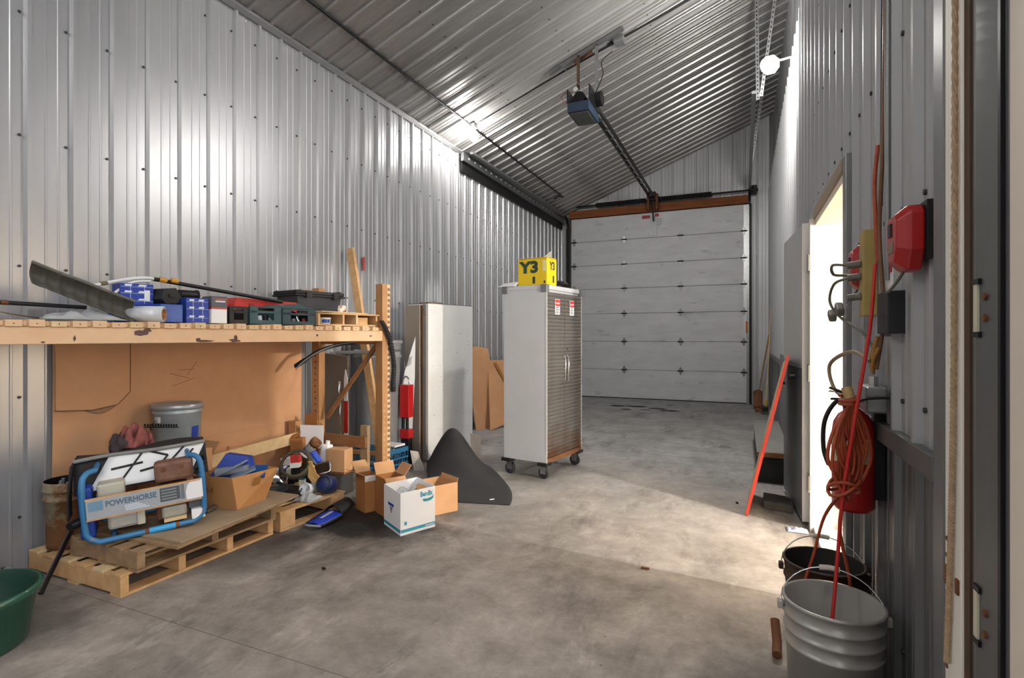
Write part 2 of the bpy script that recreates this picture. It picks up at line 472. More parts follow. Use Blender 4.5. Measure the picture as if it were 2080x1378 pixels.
# trim pieces
struct('trim_1', B(XR-0.032, XR-0.001, 1.785, DY0-0.09, RAIL-0.035, RAIL+0.035), M_wains, bevel=0.004)
struct('trim_2', B(XR-0.032, XR-0.001, DY1+0.06, YB-0.03, RAIL-0.035, RAIL+0.035), M_wains, bevel=0.004)
struct('trim_3', MB().prism([(XL+0.001, YF, zc(XL)-0.012), (XL+0.05, YF, zc(XL)+0.004), (XL+0.05, YF, zc(XL)-0.02), (XL+0.025, YF, zc(XL)-0.055), (XL+0.001, YF, zc(XL)-0.055)], (0, YB-YF-0.02, 0)), M_trim)
struct('trim_4', B(XR-0.03, XR-0.001, DY0-0.09, DY0-0.001, 0.02, DZ+0.06), M_trim, bevel=0.004)
struct('trim_5', B(XR-0.035, XR-0.001, DY0-0.001, DY1+0.03, DZ-0.005, DZ+0.06), mat('brown_trim', '#8a7a68', 0.6), bevel=0.004)
tm = MB()
for i, (a, b_) in enumerate(((-3.93, -3.85), )): tm.box(a, b_, YB-0.05, YB-0.022, 0, 4.3)
struct('trim_6', tm, M_trim)

# near end wall and the yard outside the wide side opening the camera stands beside
wf = struct('wall_front', MB().prism([(XL-0.1, YF-0.06, 0), (XR+0.1, YF-0.06, 0), (XR+0.1, YF-0.06, zc(XR)+0.1), (XL-0.1, YF-0.06, zc(XL)+0.02)], (0, 0.05, 0)), M_trim)
sheet('wall_panel', wf, M_wallb, XL, XR, -1.474, lambda u, h, v: (u, YF+h, v), lambda u: 0.0, lambda u: zc(u)-0.005)
struct('ground', B(XR+0.1, 9.0, -8.0, 1.9, -0.2, -0.01), mat('gravel', '#8d8880', .95, var=.3, scale=3, bump=.3, bscale=30))

# room behind the side door, cream-painted, only what the doorway shows
struct('side_floor', B(XR+0.10, 4.2, 2.2, 5.4, -0.15, 0.0), M_floor)
sw = struct('wall_side_room', MB().box(4.2, 4.26, 2.2, 5.4, 0, 2.75).box(XR+0.16, 4.2, 5.35, 5.4, 0, 2.75).box(XR+0.16, 4.2, 2.2, 2.25, 0, 2.75), M_cream)
struct('ceiling_side_room', B(XR+0.10, 4.26, 2.2, 5.4, 2.75, 2.8), M_cream)

# side door frame (jamb reveal) and the leaf folded back against the wall
d2 = sempty('door_2', (XR, DY1, 0))
part('jamb', B(XR-0.055, XR+0.10, DY1-0.015, DY1+0.05, 0, DZ), mat('jamb_white', '#c9c7c2', .6), d2, world=True, bevel=0.003)
part('jamb', B(XR-0.02, XR+0.16, DY0-0.03, DY0+0.03, 0, DZ), M_cream, d2, world=True, bevel=0.003)
part('head', B(XR-0.02, XR+0.16, DY0+0.03, DY1-0.015, DZ-0.05, DZ), M_cream, d2, world=True)
part('threshold', B(XR-0.03, XR+0.16, DY0+0.03, DY1-0.015, 0.0, 0.03), M_cream, d2, world=True)
hp = Vector((0.455, 4.575)); fp = Vector((0.385, 5.50)); e = (fp-hp).normalized(); ln = (fp-hp).length
ang = math.atan2(e.y, e.x)
M_leaf = mat('door_leaf_grey', '#b4b7b9', 0.5, 0.1, var=0.1, scale=2)
leaf = part('leaf', MB().obox((ln/2, 0.022, 1.15), (ln, 0.044, 2.24), Matrix.Identity(3)), M_leaf, d2, bevel=0.003)
Lm = Matrix.LocRotScale((hp.x-XR, hp.y-DY1, 0), Matrix.Rotation(ang, 4, 'Z').to_euler(), (1, 1, 1))
leaf.data.transform(Lm)
def lp(name, mb, m, **k):
    o = part(name, mb, m, leaf, **k); o.data.transform(Lm); return o
lp('edge_strip', MB().box(-0.006, 0.0, 0.0, 0.05, 0.03, 2.27), M_white)
lp('kick_plate', MB().box(0.012, ln-0.012, 0.0445, 0.0475, 0.05, 1.18), mat('kick_plate', '#7d8082', 0.5, 0.2, var=0.2))
lp('door_knob', MB().lathe([(0, 0), (.012, 0), (.012, .03), (.028, .035), (.028, .06), (0, .062)], (ln-0.07, 0.045, 1.0), 12, M=RX(-PI/2)), M_dark)
for z in (1.96, 1.15, 0.34):
    h = MB().box(XR-0.062, XR-0.0555, DY1-0.012, DY1+0.045, z-0.06, z+0.06)
    h.box(XR-0.064, XR-0.052, DY1+0.055, DY1+0.098, z-0.06, z+0.06)
    h.tube([(XR-0.062, DY1+0.051, z-0.065), (XR-0.062, DY1+0.051, z+0.065)], 0.008, 8)
    part('hinge', h, mat('hinge_paint', '#a9a7a2', 0.4, 0.4), d2, world=True)

# overhead door, seven insulated sections
M_sect = mat('overhead_door', '#dcdddf', 0.5, 0.1, var=0.22, scale=2.2, dark='#c6c7c9', stretch=(0.7, 0.7, 2.2), spot='#b4b5b7', spot_scale=3.0, spot_amt=0.25)
d1 = sempty('door_1', (-1.85, 12.3, 0))
ZS = [0.015, 0.662, 1.307, 1.951, 2.528, 3.082, 3.647, 4.21]
for a, b_ in zip(ZS, ZS[1:]):
    poly = [(-3.76, 12.38, a+.002), (-3.76, 12.33, a+.002), (-3.76, 12.322, a+.012), (-3.76, 12.322, b_-.012), (-3.76, 12.33, b_-.002), (-3.76, 12.38, b_-.002)]
    part('section', MB().prism(poly, (3.82, 0, 0)), M_sect, d1, world=True)
M_hinge = mat('hinge_zinc', '#8d8e8f', 0.35, 0.8)
hg0 = None
for z in ZS[1:-1]:
    for x in (-3.70, -2.51, -1.27, 0.01):
        edge = x in (-3.70, 0.01)
        if hg0 is None or edge:
            mb = MB().prism([(-.04, 0, .006), (.04, 0, .006), (.04, 0, .025), (.014, 0, .085), (-.014, 0, .085), (-.04, 0, .025)], (0, -0.008, 0))
            mb.prism([(-.04, 0, -.006), (-.014, 0, -.085), (.014, 0, -.085), (.04, 0, -.006)], (0, -0.008, 0))
            mb.box(-.05, .05, -.022, 0, -.013, .013)
            hg = part('hinge', mb, M_hinge, d1, loc=(x+1.85, 0.02, z)); hg0 = hg0 or hg
            part('hinge_pin', MB().tube([(-.065, -.022, 0), (.065, -.022, 0)], .013, 8), M_dark, hg)
        else:
            h = inst(hg0, d1, (x+1.85, 0.02, z)); inst(hg0.children[0], h, (0, 0, 0))
for i, (z0, z1) in enumerate(zip(ZS, ZS[1:])):
    for x in (-3.735, 0.035): part('end_stile', B(x-.03, x+.03, 12.315, 12.3215, z0+.02, z1-.02), mat('end_stile', '#d2d3d4', 0.35, 0.4), d1, world=True)
part('bottom_seal', B(-3.76, 0.06, 12.325, 12.375, 0.0, 0.0145), M_blackpl, d1, world=True)
part('operator_bracket', B(-1.93, -1.78, 12.309, 12.321, 3.70, 4.12), mat('bracket_zinc', '#9c9d9f', 0.35, 0.6), d1, world=True)
part('operator_strut', B(-1.76, -1.68, 12.30, 12.321, 3.92, 4.06), mat('bracket_zinc', '#9c9d9f'), d1, world=True)
part('warning_tag', B(-2.10, -1.93, 12.30, 12.308, 4.08, 4.15), M_red, d1, world=True, label='red warning tag')
part('warning_tag', B(-1.82, -1.74, 12.30, 12.308, 4.11, 4.17), M_red, d1, world=True, label='red warning tag')
part('orange_sticker', B(0.045, 0.085, 12.29, 12.296, 1.50, 1.74), mat('orange_tag', '#c9772a', 0.6), d1, world=True)
# header timber, torsion shaft
hd = solo('door_header', B(-3.82, 0.09, 12.30, 12.39, 4.225, 4.40), mat('header_timber', '#9a5a30', 0.8, var=0.35, scale=4, dark='#6e3d20', stretch=(0.6, 4, 4)),
          'reddish brown timber header over the overhead door', 'timber')
ts = thing('torsion_shaft', 'black torsion spring shaft running above the overhead door', 'shaft', (-1.85, 12.22, 4.45))
part('shaft', MB().tube([(-3.80, 12.22, 4.47), (0.28, 12.22, 4.47)], 0.02, 10), M_dark, ts, world=True)
def coil(x0, x1, r=0.042, turns=44):
    n = turns*8; return MB().tube([(x0+(x1-x0)*i/n, 12.22+r*math.cos(2*PI*i/8), 4.47+r*math.sin(2*PI*i/8)) for i in range(n+1)], 0.013, 5)
part('spring', coil(-3.15, -2.0), M_blackpl, ts, world=True); part('spring', coil(-1.72, -0.62), M_blackpl, ts, world=True)
part('bearing', MB().box(0.13, 0.26, 12.17, 12.27, 4.38, 4.56), M_dark, ts, world=True, bevel=0.01)
part('drum', MB().tube([(0.13, 12.22, 4.47), (0.19, 12.22, 4.47)], 0.075, 16), M_dark, ts, world=True)
part('shaft_bracket', MB().box(-1.97, -1.92, 12.13, 12.30, 4.24, 4.56).box(-1.78, -1.73, 12.13, 12.30, 4.24, 4.56).box(-1.95, -1.75, 12.27, 12.30, 4.30, 4.62), M_rust, ts, world=True)
# tracks
def track(name, x, sgn, label, z1, ymin):
    t = thing(name, label, 'door track', (x, 12.25, 0))
    ch = lambda p0, p1, up: MB().bar(p0, p1, 0.05, 0.012, up)
    part('vertical_track', MB().box(x-.006, x+.006, 12.20, 12.30, 0.02, z1-.25).box(x-.006, x+sgn*.04, 12.20, 12.21, 0.02, z1-.25), M_dark, t, world=True)
    arc = [(x, 12.25-0.3+0.3*math.cos(a), z1-0.25+0.25*math.sin(a)) for a in [i*PI/16 for i in range(9)]]
    m = MB()
    for a, b_ in zip(arc, arc[1:]): m.bar(a, b_, 0.05, 0.05)
    part('curved_track', m, M_dark, t, world=True)
    part('horizontal_track', MB().box(x-.025, x+.025, ymin, 11.96, z1-.006, z1+.03), M_galv, t, world=True)
    return t
tr = track('door_track', 0.12, 1, 'dark door track at the right side of the overhead door', 4.44, 7.3)
tl = track('door_track', -3.82, -1, 'dark door track along the left wall under the ceiling', 4.22, 7.3)
part('perforated_angle', MB().box(-3.98, -3.93, 7.25, 12.3, 4.12, 4.25).box(-3.98, -3.86, 7.25, 12.3, 4.245, 4.25), M_galv, tl, world=True)
mb = MB()
for i in range(24): mb.box(-3.929, -3.926, 7.4+i*.2, 7.45+i*.2, 4.18, 4.20)
part('slot', mb, M_white, tl, world=True, kind='stuff')
part('track_strip', MB().box(-4.02, -3.985, 7.3, 12.3, 3.98, 4.21), M_blackpl, tl, world=True)  # black strip along the wall just under the left track
part('jamb_strip', B(0.06, 0.14, 12.31, 12.34, 0, 4.2), M_galv, tr, world=True)
# perforated hangers for the right track
def hanger(p0, p1, wdt, label, n):
    t = thing('track_hanger', label, 'bracket', ((p0[0]+p1[0])/2, (p0[1]+p1[1])/2, min(p0[2], p1[2])))
    p0 = Vector(p0); p1 = Vector(p1)
    part('angle', MB().bar(p0, p1, wdt, 0.003, (0, 1, 0)).bar(p0+Vector((wdt/2, 0.016, 0)), p1+Vector((wdt/2, 0.016, 0)), 0.003, 0.032, (0, 1, 0)), M_galv, t, world=True)
    mb = MB(); d = p1-p0
    for i in range(n):
        a = p0 + d*((i+.3)/n) - Vector((0, .0025, 0)); b_ = p0 + d*((i+.7)/n) - Vector((0, .0025, 0)); mb.bar(a, b_, wdt*.35, 0.002, (0, 1, 0))
    part('slot', mb, M_dark, t, world=True, kind='stuff')
    return t
hanger((0.165, 7.32, 4.36), (0.145, 7.32, zc(.145)-.02), 0.04, 'upright slotted steel hanger holding the right door track end', 30)
hanger((0.20, 7.28, 4.38), (0.42, 7.1, zc(.42)-.02), 0.035, 'slanting slotted hanger leaning right from the track end to the ceiling', 30)
hanger((0.12, 10.6, 4.47), (0.34, 10.5, zc(.34)-.02), 0.04, 'slotted steel hanger further back near the overhead door', 24)
# ------------------------------------------------------------------ lamps
def bulb_mat(name, watts, r):
    m = mat(name, '#ffffff', 0.4, emit='#fdf9f2', estr=watts/(4*PI*PI*r*r)); return m
def ceiling_lamp(x, y, label, watts, r=0.065, tilt=0.35):
    t = thing('ceiling_lamp', label, 'lamp', (x, y, zc(x)-0.30))
    zt = zc(x)
    part('junction_box', MB().box(x-.055, x+.055, y-.055, y+.055, zt-.075, zt-.022), M_galv, t, world=True, bevel=0.006)
    part('socket', MB().tube([(x, y, zt-.07), (x+.02, y-.02, zt-.12)], 0.028, 12), M_white, t, world=True)
    c = (x+.045, y-.045, zt-.205)
    prof = [(0.0, -r*1.25), (r*.6, -r*1.1), (r*.95, -r*.5), (r, 0), (r*.85, r*.7), (r*.5, r*1.15), (.022, r*1.5)]
    part('bulb', MB().lathe(prof, c, 16, M=RY(-.2) @ RX(-.2)), bulb_mat('bulb_glow_%d' % watts, watts, r), t, world=True, label='glowing bulb')
    return t
ceiling_lamp(-3.57, 6.85, 'bare glowing bulb under the junction box on the ceiling conduit', LAMP_CEILING)
ceiling_lamp(-3.57, -0.9, 'added fill bulb on the ceiling conduit behind the camera', FILL_REAR)  # this bulb and the next are added fill, out of view
ceiling_lamp(-0.6, -0.8, 'added fill bulb on the high ceiling side behind the camera', FILL_REAR)
# lamp on the right wall
t = thing('wall_lamp', 'glowing lamp on a bracket high on the right wall', 'lamp', (XR, 5.98, 4.0))
part('bracket', MB().bar((XR-.003, 5.98, 4.20), (.33, 5.98, 4.18), 0.014, 0.014).box(XR-.026, XR-.004, 5.90, 6.06, 4.12, 4.28), M_galv, t, world=True)
r = 0.085
part('bulb', MB().lathe([(0, -r), (r*.7, -r*.72), (r, 0), (r*.75, r*.7), (.03, r*1.05)], (0.25, 5.98, 4.15), 16, M=RY(-1.2), sx=1.0, sy=1.35), bulb_mat('lamp_glow', LAMP_NEAR_WALL, r), t, world=True, label='glowing lamp head')
# lamp in the side room
t = thing('ceiling_lamp', 'pendant bulb in the side room behind the door', 'lamp', (3.2, 3.0, 2.2))
part('socket', MB().tube([(3.2, 3.0, 2.75), (3.2, 3.0, 2.305)], 0.018, 12), M_white, t, world=True)
part('bulb', MB().lathe([(0, -.05), (.035, -.04), (.05, 0), (.035, .04), (.02, .06)], (3.2, 3.0, 2.25), 14), bulb_mat('side_glow', LAMP_SIDE_ROOM, .05), t, world=True)

# conduits and cables on the ceiling
def ctube(name, pts, r, m, label, cat): return solo(name, MB().tube(pts, r, 8), m, label, cat)
ctube('conduit', [(-3.59, -1.0, zc(-3.59)-.03), (-3.59, 6.78, zc(-3.59)-.03)], 0.016, M_dark, 'dark grey conduit along the ceiling from the near end to the bulb', 'conduit')
ctube('conduit', smooth_path([(-3.59, 6.92, zc(-3.59)-.03), (-3.59, 10.85, zc(-3.59)-.03), (-3.62, 10.95, zc(-3.62)-.03), (-3.75, 10.98, zc(-3.75)-.03)], 4), 0.014, M_dark, 'dark conduit along the ceiling from the bulb towards the overhead door', 'conduit')
ctube('cable', [(-3.5, 6.86, zc(-3.5)-.03), (-2.3, 6.88, zc(-2.3)-.03), (-1.6, 6.92, zc(-1.6)-.03), (-0.8, 6.97, zc(-.8)-.03), (0.3, 7.0, zc(.3)-.03)], 0.011, M_dark, 'dark cable running up the ceiling slope past the door opener', 'cable')
t = thing('outlet_box', 'small dark outlet box on the ceiling beside the opener rail', 'outlet', (-1.45, 6.88, zc(-1.45)-.1))
part('box', MB().box(-1.53, -1.40, 6.80, 6.96, zc(-1.45)-.115, zc(-1.45)-.03), M_trim, t, world=True, bevel=0.006)
part('plug', MB().tube([(-1.53, 6.88, zc(-1.45)-.08), (-1.62, 6.88, zc(-1.45)-.09)], 0.022, 8), M_dark, t, world=True)

# ------------------------------------------------------------------ door opener
t = thing('garage_door_opener', 'blue grey garage door opener hung from the ceiling with a long rail', 'door opener', (-1.85, 6.56, 4.15))
M_opblue = mat('opener_blue', '#33465a', 0.45, 0.3, var=0.2)
part('rail', MB().box(-1.91, -1.885, 6.75, 12.2, 4.47, 4.53).box(-1.815, -1.79, 6.75, 12.2, 4.47, 4.53), M_dark, t, world=True)
mb = MB()
for i in range(14): mb.box(-1.885, -1.815, 7.1+i*.37, 7.14+i*.37, 4.48, 4.50)
part('rail_crosspiece', mb, M_galv, t, world=True, kind='stuff')
part('drive_chain', MB().tube([(-1.87, 6.75, 4.515), (-1.87, 12.1, 4.515)], 0.010, 6).tube([(-1.83, 6.75, 4.515), (-1.83, 12.1, 4.515)], 0.010, 6), M_chrome, t, world=True)
op_h = part('motor_housing', MB().prism([(-1.99, 6.32, 4.17), (-1.71, 6.32, 4.17), (-1.71, 6.80, 4.17), (-1.99, 6.80, 4.17)], (0, 0, .12)), M_opblue, t, world=True, bevel=0.012)
part('cover_plate', MB().box(-1.96, -1.74, 6.36, 6.76, 4.160, 4.169), mat('opener_plate', '#6d706c', 0.5, 0.4, var=0.3), op_h, world=True)
part('motor', MB().tube([(-1.86, 6.40, 4.37), (-1.86, 6.70, 4.37)], 0.075, 14), M_dark, t, world=True)
part('capacitor', MB().tube([(-1.90, 6.38, 4.47), (-1.90, 6.52, 4.47)], 0.03, 10), M_white, t, world=True)
part('gear_plate', MB().box(-1.995, -1.98, 6.33, 6.78, 4.28, 4.46), M_dark, t, world=True)
part('gear_plate', MB().box(-1.72, -1.705, 6.34, 6.78, 4.28, 4.48), M_dark, t, world=True)
part('sprocket', MB().tube([(-1.70, 6.66, 4.42), (-1.63, 6.66, 4.42)], 0.09, 16), M_dark, t, world=True)
part('strut', MB().bar((-2.36, 6.72, zc(-2.36)-.045), (-1.38, 6.72, zc(-1.38)-.045), 0.045, 0.045), M_galv, t, world=True)
part('backing_board', MB().bar((-2.05, 6.78, zc(-2.05)-.04), (-1.80, 6.78, zc(-1.80)-.04), 0.02, 0.09), mat('brown_board', '#6a4a34', .8, var=.3), t, world=True)
M_rustdk = mat('dark_rust', '#5e4a3c', .7, .4, var=.3)
for x, m in ((-1.97, M_rustdk), (-1.73, M_galv)):
    part('hanger', MB().bar((x, 6.70, 4.32), (x, 6.70, zc(x)-.05), 0.035, 0.006).bar((x+.016, 6.70, 4.32), (x+.016, 6.70, zc(x)-.05), 0.005, 0.035), m, t, world=True)
part('diagonal_brace', MB().bar((-2.18, 6.68, zc(-2.18)-.06), (-1.74, 6.66, 4.42), 0.006, 0.035, (0, 1, 0)), M_galv, t, world=True)
part('power_cord', MB().tube(smooth_path([(-1.72, 6.60, 4.45), (-1.64, 6.72, 4.75), (-1.67, 6.78, 4.95), (-1.55, 6.86, 5.1)], 5), 0.006, 6), M_dark, t, world=True)
part('red_wire', MB().tube(smooth_path([(-2.0, 6.35, 4.3), (-2.09, 6.38, 4.38), (-2.07, 6.5, 4.5), (-1.99, 6.55, 4.52)], 5), 0.004, 6), M_red, t, world=True)
part('trolley_arm', MB().bar((-1.85, 12.12, 4.48), (-1.85, 12.28, 4.0), 0.03, 0.012), M_dark, t, world=True)
part('rail_end', MB().box(-1.92, -1.78, 12.10, 12.2, 4.44, 4.62), M_dark, t, world=True)

# ------------------------------------------------------------------ door posts at the near right
M_postw = mat('post_white', '#f2eee4', 0.6, 0.0, var=0.08, scale=3, spot='#8a6038', spot_scale=3, spot_amt=0.12, stretch=(1, 1, 0.5))
M_postg = mat('post_grey', '#848688', 0.45, 0.4, var=0.3, scale=3, dark='#6c6e70', stretch=(1, 1, 0.2))
struct('trim_7', B(XR-0.03, XR+0.02, 1.70, 1.78, 0, 4.5), M_postg, bevel=0.004)
po = thing('door_post', 'white rust-stained door post with a rope hanging down it', 'post', (XR-.01, 1.58, 0))
part('post', MB().box(XR-.045, XR+.015, 1.525, 1.632, 0, 4.5), M_postw, po, world=True, bevel=0.003)
part('rust_edge', MB().box(XR-.04, XR+.015, 1.492, 1.524, 0, 4.5), mat('rust_brown', '#5b4434', 0.7, 0.2, var=0.3), po, world=True)
part('plate', MB().box(XR-.050, XR-.0455, 1.60, 1.625, 0.82, 0.865), M_rust, po, world=True)
part('plate', MB().box(XR-.050, XR-.0455, 1.535, 1.55, 0.825, 0.86), M_rust, po, world=True)
mb = MB()
for z in (0.57, 0.62, 0.78, 0.80, 0.89, 0.93): mb.tube([(XR-.043, 1.615, z), (XR-.0475, 1.615, z)], 0.006, 8)
part('bolt_hole', mb, M_rust, po, world=True, kind='stuff')
# the rope: three twisted strands
rope = MB()
path = [(XR-.053, 1.532, 4.4), (XR-.053, 1.535, 2.5), (XR-.053, 1.545, 1.4), (XR-.053, 1.565, 0.95), (XR-.053, 1.592, 0.64)]
sp = smooth_path(path, 90)
for ph in (0, 2*PI/3, 4*PI/3):
    rope.tube([p + Vector((.0032*math.cos(ph + i*1.0), .0032*math.sin(ph + i*1.0), 0)) for i, p in enumerate(sp)], 0.0038, 5)
solo('rope', rope, M_rope, 'tan twisted rope hanging down the white door post', 'rope')
gp = thing('door_frame', 'grey steel door frame with latch slots at the right edge', 'door frame', (XR-.01, 1.38, 0))
part('channel', MB().box(XR-.035, XR+.015, 1.455, 1.491, 0, 4.5), M_postg, gp, world=True)
part('panel', MB().box(XR-.042, XR+.015, 1.31, 1.455, 0, 4.5), mat('frame_dark_grey', '#6d6f70', 0.5, 0.3, var=0.3, scale=4, stretch=(1, 1, .3)), gp, world=True, bevel=0.004)
part('edge_channel', MB().box(XR-.05, XR+.015, 1.255, 1.309, 0, 4.5), M_postg, gp, world=True, bevel=0.004)
for z in (1.48, 0.83):
    part('latch_slot', MB().box(XR-.047, XR-.0425, 1.43, 1.45, z-.05, z+.05), mat('latch_cream', '#cfcab4', 0.5), gp, world=True)
    part('slot_end', MB().box(XR-.048, XR-.0425, 1.42, 1.452, z+.05, z+.062), M_dark, gp, world=True)
    part('slot_end', MB().box(XR-.048, XR-.0425, 1.42, 1.452, z-.062, z-.05), M_dark, gp, world=True)
    for dz in (-.022, .022): part('bolt', MB().tube([(XR-.041, 1.395, z+dz), (XR-.048, 1.395, z+dz)], 0.008, 8), M_rust, gp, world=True)
part('weather_strip', MB().box(XR-.058, XR-.0505, 1.285, 1.297, 0, 4.5), M_dark, gp, world=True)
struct('trim_8', B(XR-0.055, XR+0.05, 1.16, 1.254, 0, 4.5), M_cream)

# ------------------------------------------------------------------ fittings on the right wall
M_cable = mat('grey_cable', '#6f6a60', 0.5, var=0.3, scale=20)
M_brownc = mat('brown_cable', '#7a5638', 0.5, var=0.3, scale=20)
def charger(y0, y1, z0, z1, x1, label):
    t = thing('battery_charger', label, 'charger', (XR, (y0+y1)/2, z0))
    ym = (y0+y1)/2
    def ring(x, s, dz): return [(x, ym+(y0-ym)*s, z0+(z1-z0)*(.30)+dz), (x, ym+(y0-ym)*s, z1-(z1-z0)*.12), (x, ym+(y0-ym)*.7*s, z1), (x, ym+(y1-ym)*.7*s, z1), (x, ym+(y1-ym)*s, z1-(z1-z0)*.12),
                                (x, ym+(y1-ym)*s, z0+(z1-z0)*.30+dz), (x, ym+(y1-ym)*.55*s, z0), (x, ym+(y0-ym)*.55*s, z0)]
    a = ring(XR-.022, 1.0, 0); b_ = ring(XR-.06, 1.0, 0); c_ = [(x1, ym+(p[1]-ym)*.72, z0+(z1-z0)*.5+(p[2]-z0-(z1-z0)*.5)*.72) for p in ring(x1, 1.0, 0)]
    vs = a+b_+c_; fs = [tuple(range(8)), tuple(range(23, 15, -1))]
    for j in (0, 8):
        for i in range(8): k2 = (i+1) % 8; fs.append((j+i, j+k2, j+8+k2, j+8+i))
    hs = part('housing', MB().add(vs, fs), M_red, t, world=True, bevel=0.006)
    part('back_plate', MB().box(XR-.0215, XR-.001, y0-.01, y1+.01, z0+.03, z1+.006), M_blackpl, t, world=True)
    part('slot', MB().box(x1-.004, x1+.003, ym-.012, ym+.02, z1-.085, z1-.045), M_blackpl, hs, world=True)
    part('face_label', MB().box(x1-.002, x1+.004, ym-.03, ym+.03, z0+.055, z0+.085), mat('charger_label', '#7d6a55', 0.5), hs, world=True)
    part('cord', MB().tube(smooth_path([(XR-.05, ym+.02, z0+.01), (XR-.055, ym+.08, z0-.02), (XR-.05, ym+.25, z0-.05), (XR-.035, ym+.4, z0-.05)], 6), 0.005, 6), M_cable, t, world=True)
    return t
charger(1.875, 2.02, 1.615, 1.805, XR-.09, 'large red wall charger nearest the white door post')
charger(2.585, 2.735, 1.62, 1.80, XR-.085, 'smaller red wall charger next to the doorway')
t = thing('warning_card', 'small white card on the wall behind the large red charger', 'card', (XR-.02, 2.28, 1.58)); part('card', MB().box(XR-.026, XR-.022, 2.23, 2.33, 1.57, 1.67), M_paper, t, world=True); part('red_band', MB().box(XR-.028, XR-.0262, 2.23, 2.33, 1.645, 1.67), M_red, t, world=True)
t = thing('black_box', 'flat black metal box on the wall below the large charger', 'box', (XR, 2.33, 1.43))
part('body', MB().box(XR-.055, XR-.001, 2.16, 2.31, 1.43, 1.575), mat('matte_black', '#232426', 0.6), t, world=True, bevel=0.004)
part('back_plate', MB().box(XR-.03, XR-.001, 2.311, 2.335, 1.42, 1.585), M_grey, t, world=True)
t = thing('junction_box', 'grey steel junction box at the end of the wall cables', 'junction box', (XR, 2.6, 1.14))
part('box', MB().box(XR-.085, XR-.021, 2.32, 2.48, 1.14, 1.235), M_galv, t, world=True, bevel=0.006)
part('cover', MB().box(XR-.089, XR-.0855, 2.325, 2.475, 1.145, 1.23), M_galv, t, world=True)
for y in (2.36, 2.44): part('knockout', MB().tube([(XR-.089, y, 1.187), (XR-.092, y, 1.187)], 0.014, 12), M_trim, t, world=True)
part('connector', MB().tube([(XR-.05, 2.40, 1.235), (XR-.05, 2.40, 1.27)], 0.016, 10), M_chrome, t, world=True)
# yellowed timber strip carrying sockets
t = thing('power_strip', 'yellowed vertical power strip with plugged-in cords beside the doorway', 'power strip', (XR-.03, 2.510, 1.5))
part('strip', MB().box(XR-.07, XR-.021, 2.47, 2.55, 1.50, 1.84), mat('yellowed_plastic', '#b09a5a', 0.6, var=0.2), t, world=True, bevel=0.005)
for z, r_ in ((1.71, .02), (1.66, .02), (1.58, .02)):
    part('plug', MB().tube([(XR-.07, 2.510, z), (XR-.115, 2.520, z-.005)], r_*.7, 8), M_cable, t, world=True)
part('cord_loop', MB().tube(smooth_path([(XR-.11, 2.520, 1.705), (XR-.16, 2.570, 1.715), (XR-.15, 2.610, 1.68), (XR-.10, 2.570, 1.67), (XR-.09, 2.510, 1.64)], 6), 0.006, 6), M_cable, t, world=True)
part('cord_loop', MB().tube(smooth_path([(XR-.11, 2.520, 1.655), (XR-.15, 2.600, 1.64), (XR-.16, 2.650, 1.57), (XR-.13, 2.590, 1.50), (XR-.08, 2.450, 1.44), (XR-.05, 2.350, 1.36)], 6), 0.006, 6), M_cable, t, world=True)
part('cord_plug', MB().obox((XR-.13, 2.610, 1.535), (.03, .075, .035), RX(.5)), M_cable, t, world=True, bevel=0.008)
part('cord_plug', MB().obox((XR-.15, 2.660, 1.51), (.03, .06, .035), RX(.5)), M_cable, t, world=True, bevel=0.008)
# cables from the ceiling down the wall
solo('cable', MB().tube(smooth_path([(XR-.03, 2.350, 5.5-1.02), (XR-.03, 2.320, 3.4), (XR-.032, 2.340, 2.5), (XR-.03, 2.360, 2.25), (XR-.035, 2.350, 1.9)], 8), 0.006, 6), M_dark, 'black cable hanging down the right wall beside the brown ones', 'cable')
solo('cable', MB().tube(smooth_path([(XR-.035, 2.290, 4.48), (XR-.04, 2.300, 3.2), (XR-.035, 2.290, 2.6), (XR-.04, 2.300, 2.1), (XR-.04, 2.350, 1.8), (XR-.035, 2.310, 1.5), (XR-.05, 2.350, 1.3)], 8), 0.0075, 6), M_brownc, 'brown cable hanging down the right wall to the junction box', 'cable')
solo('conduit', MB().tube([(XR-.03, 2.270, 4.48), (XR-.03, 2.270, 1.62)], 0.011, 8), M_trim, 'straight grey conduit down the right wall beside the brown cable', 'conduit')
solo('cable', MB().tube(smooth_path([(XR-.035, 2.40, 2.14), (XR-.045, 2.405, 2.0), (XR-.045, 2.385, 1.86), (XR-.04, 2.38, 1.70)], 8), 0.0075, 6), M_orange, 'short reddish orange cable taped to the brown one', 'cable')
for k_, (dy, z0_) in enumerate(((0, 1.42), (.03, 1.40), (-.02, 1.38))):
    solo('cable', MB().tube(smooth_path([(XR-.05, 2.330+dy, z0_), (XR-.06, 2.350+dy, 1.34), (XR-.055, 2.380+dy*.5, 1.30), (XR-.05, 2.400, 1.282)], 6), 0.007, 6), mat('ochre_cable', '#a87a32', 0.5), ('middle ochre cable bending into the grey junction box', 'far left ochre cable bending into the grey junction box', 'right-hand ochre cable bending into the grey junction box')[k_], 'cable', group='ochre cables at the junction box')
solo('cable', MB().tube(smooth_path([(XR-.07, 2.350, 1.33), (XR-.11, 2.470, 1.36), (XR-.16, 2.650, 1.30), (XR-.15, 2.590, 1.20), (XR-.11, 2.450, 1.17)], 8), 0.008, 6), mat('tan_cable', '#8f7d60', 0.5), 'tan cable looping out from the junction box', 'cable')

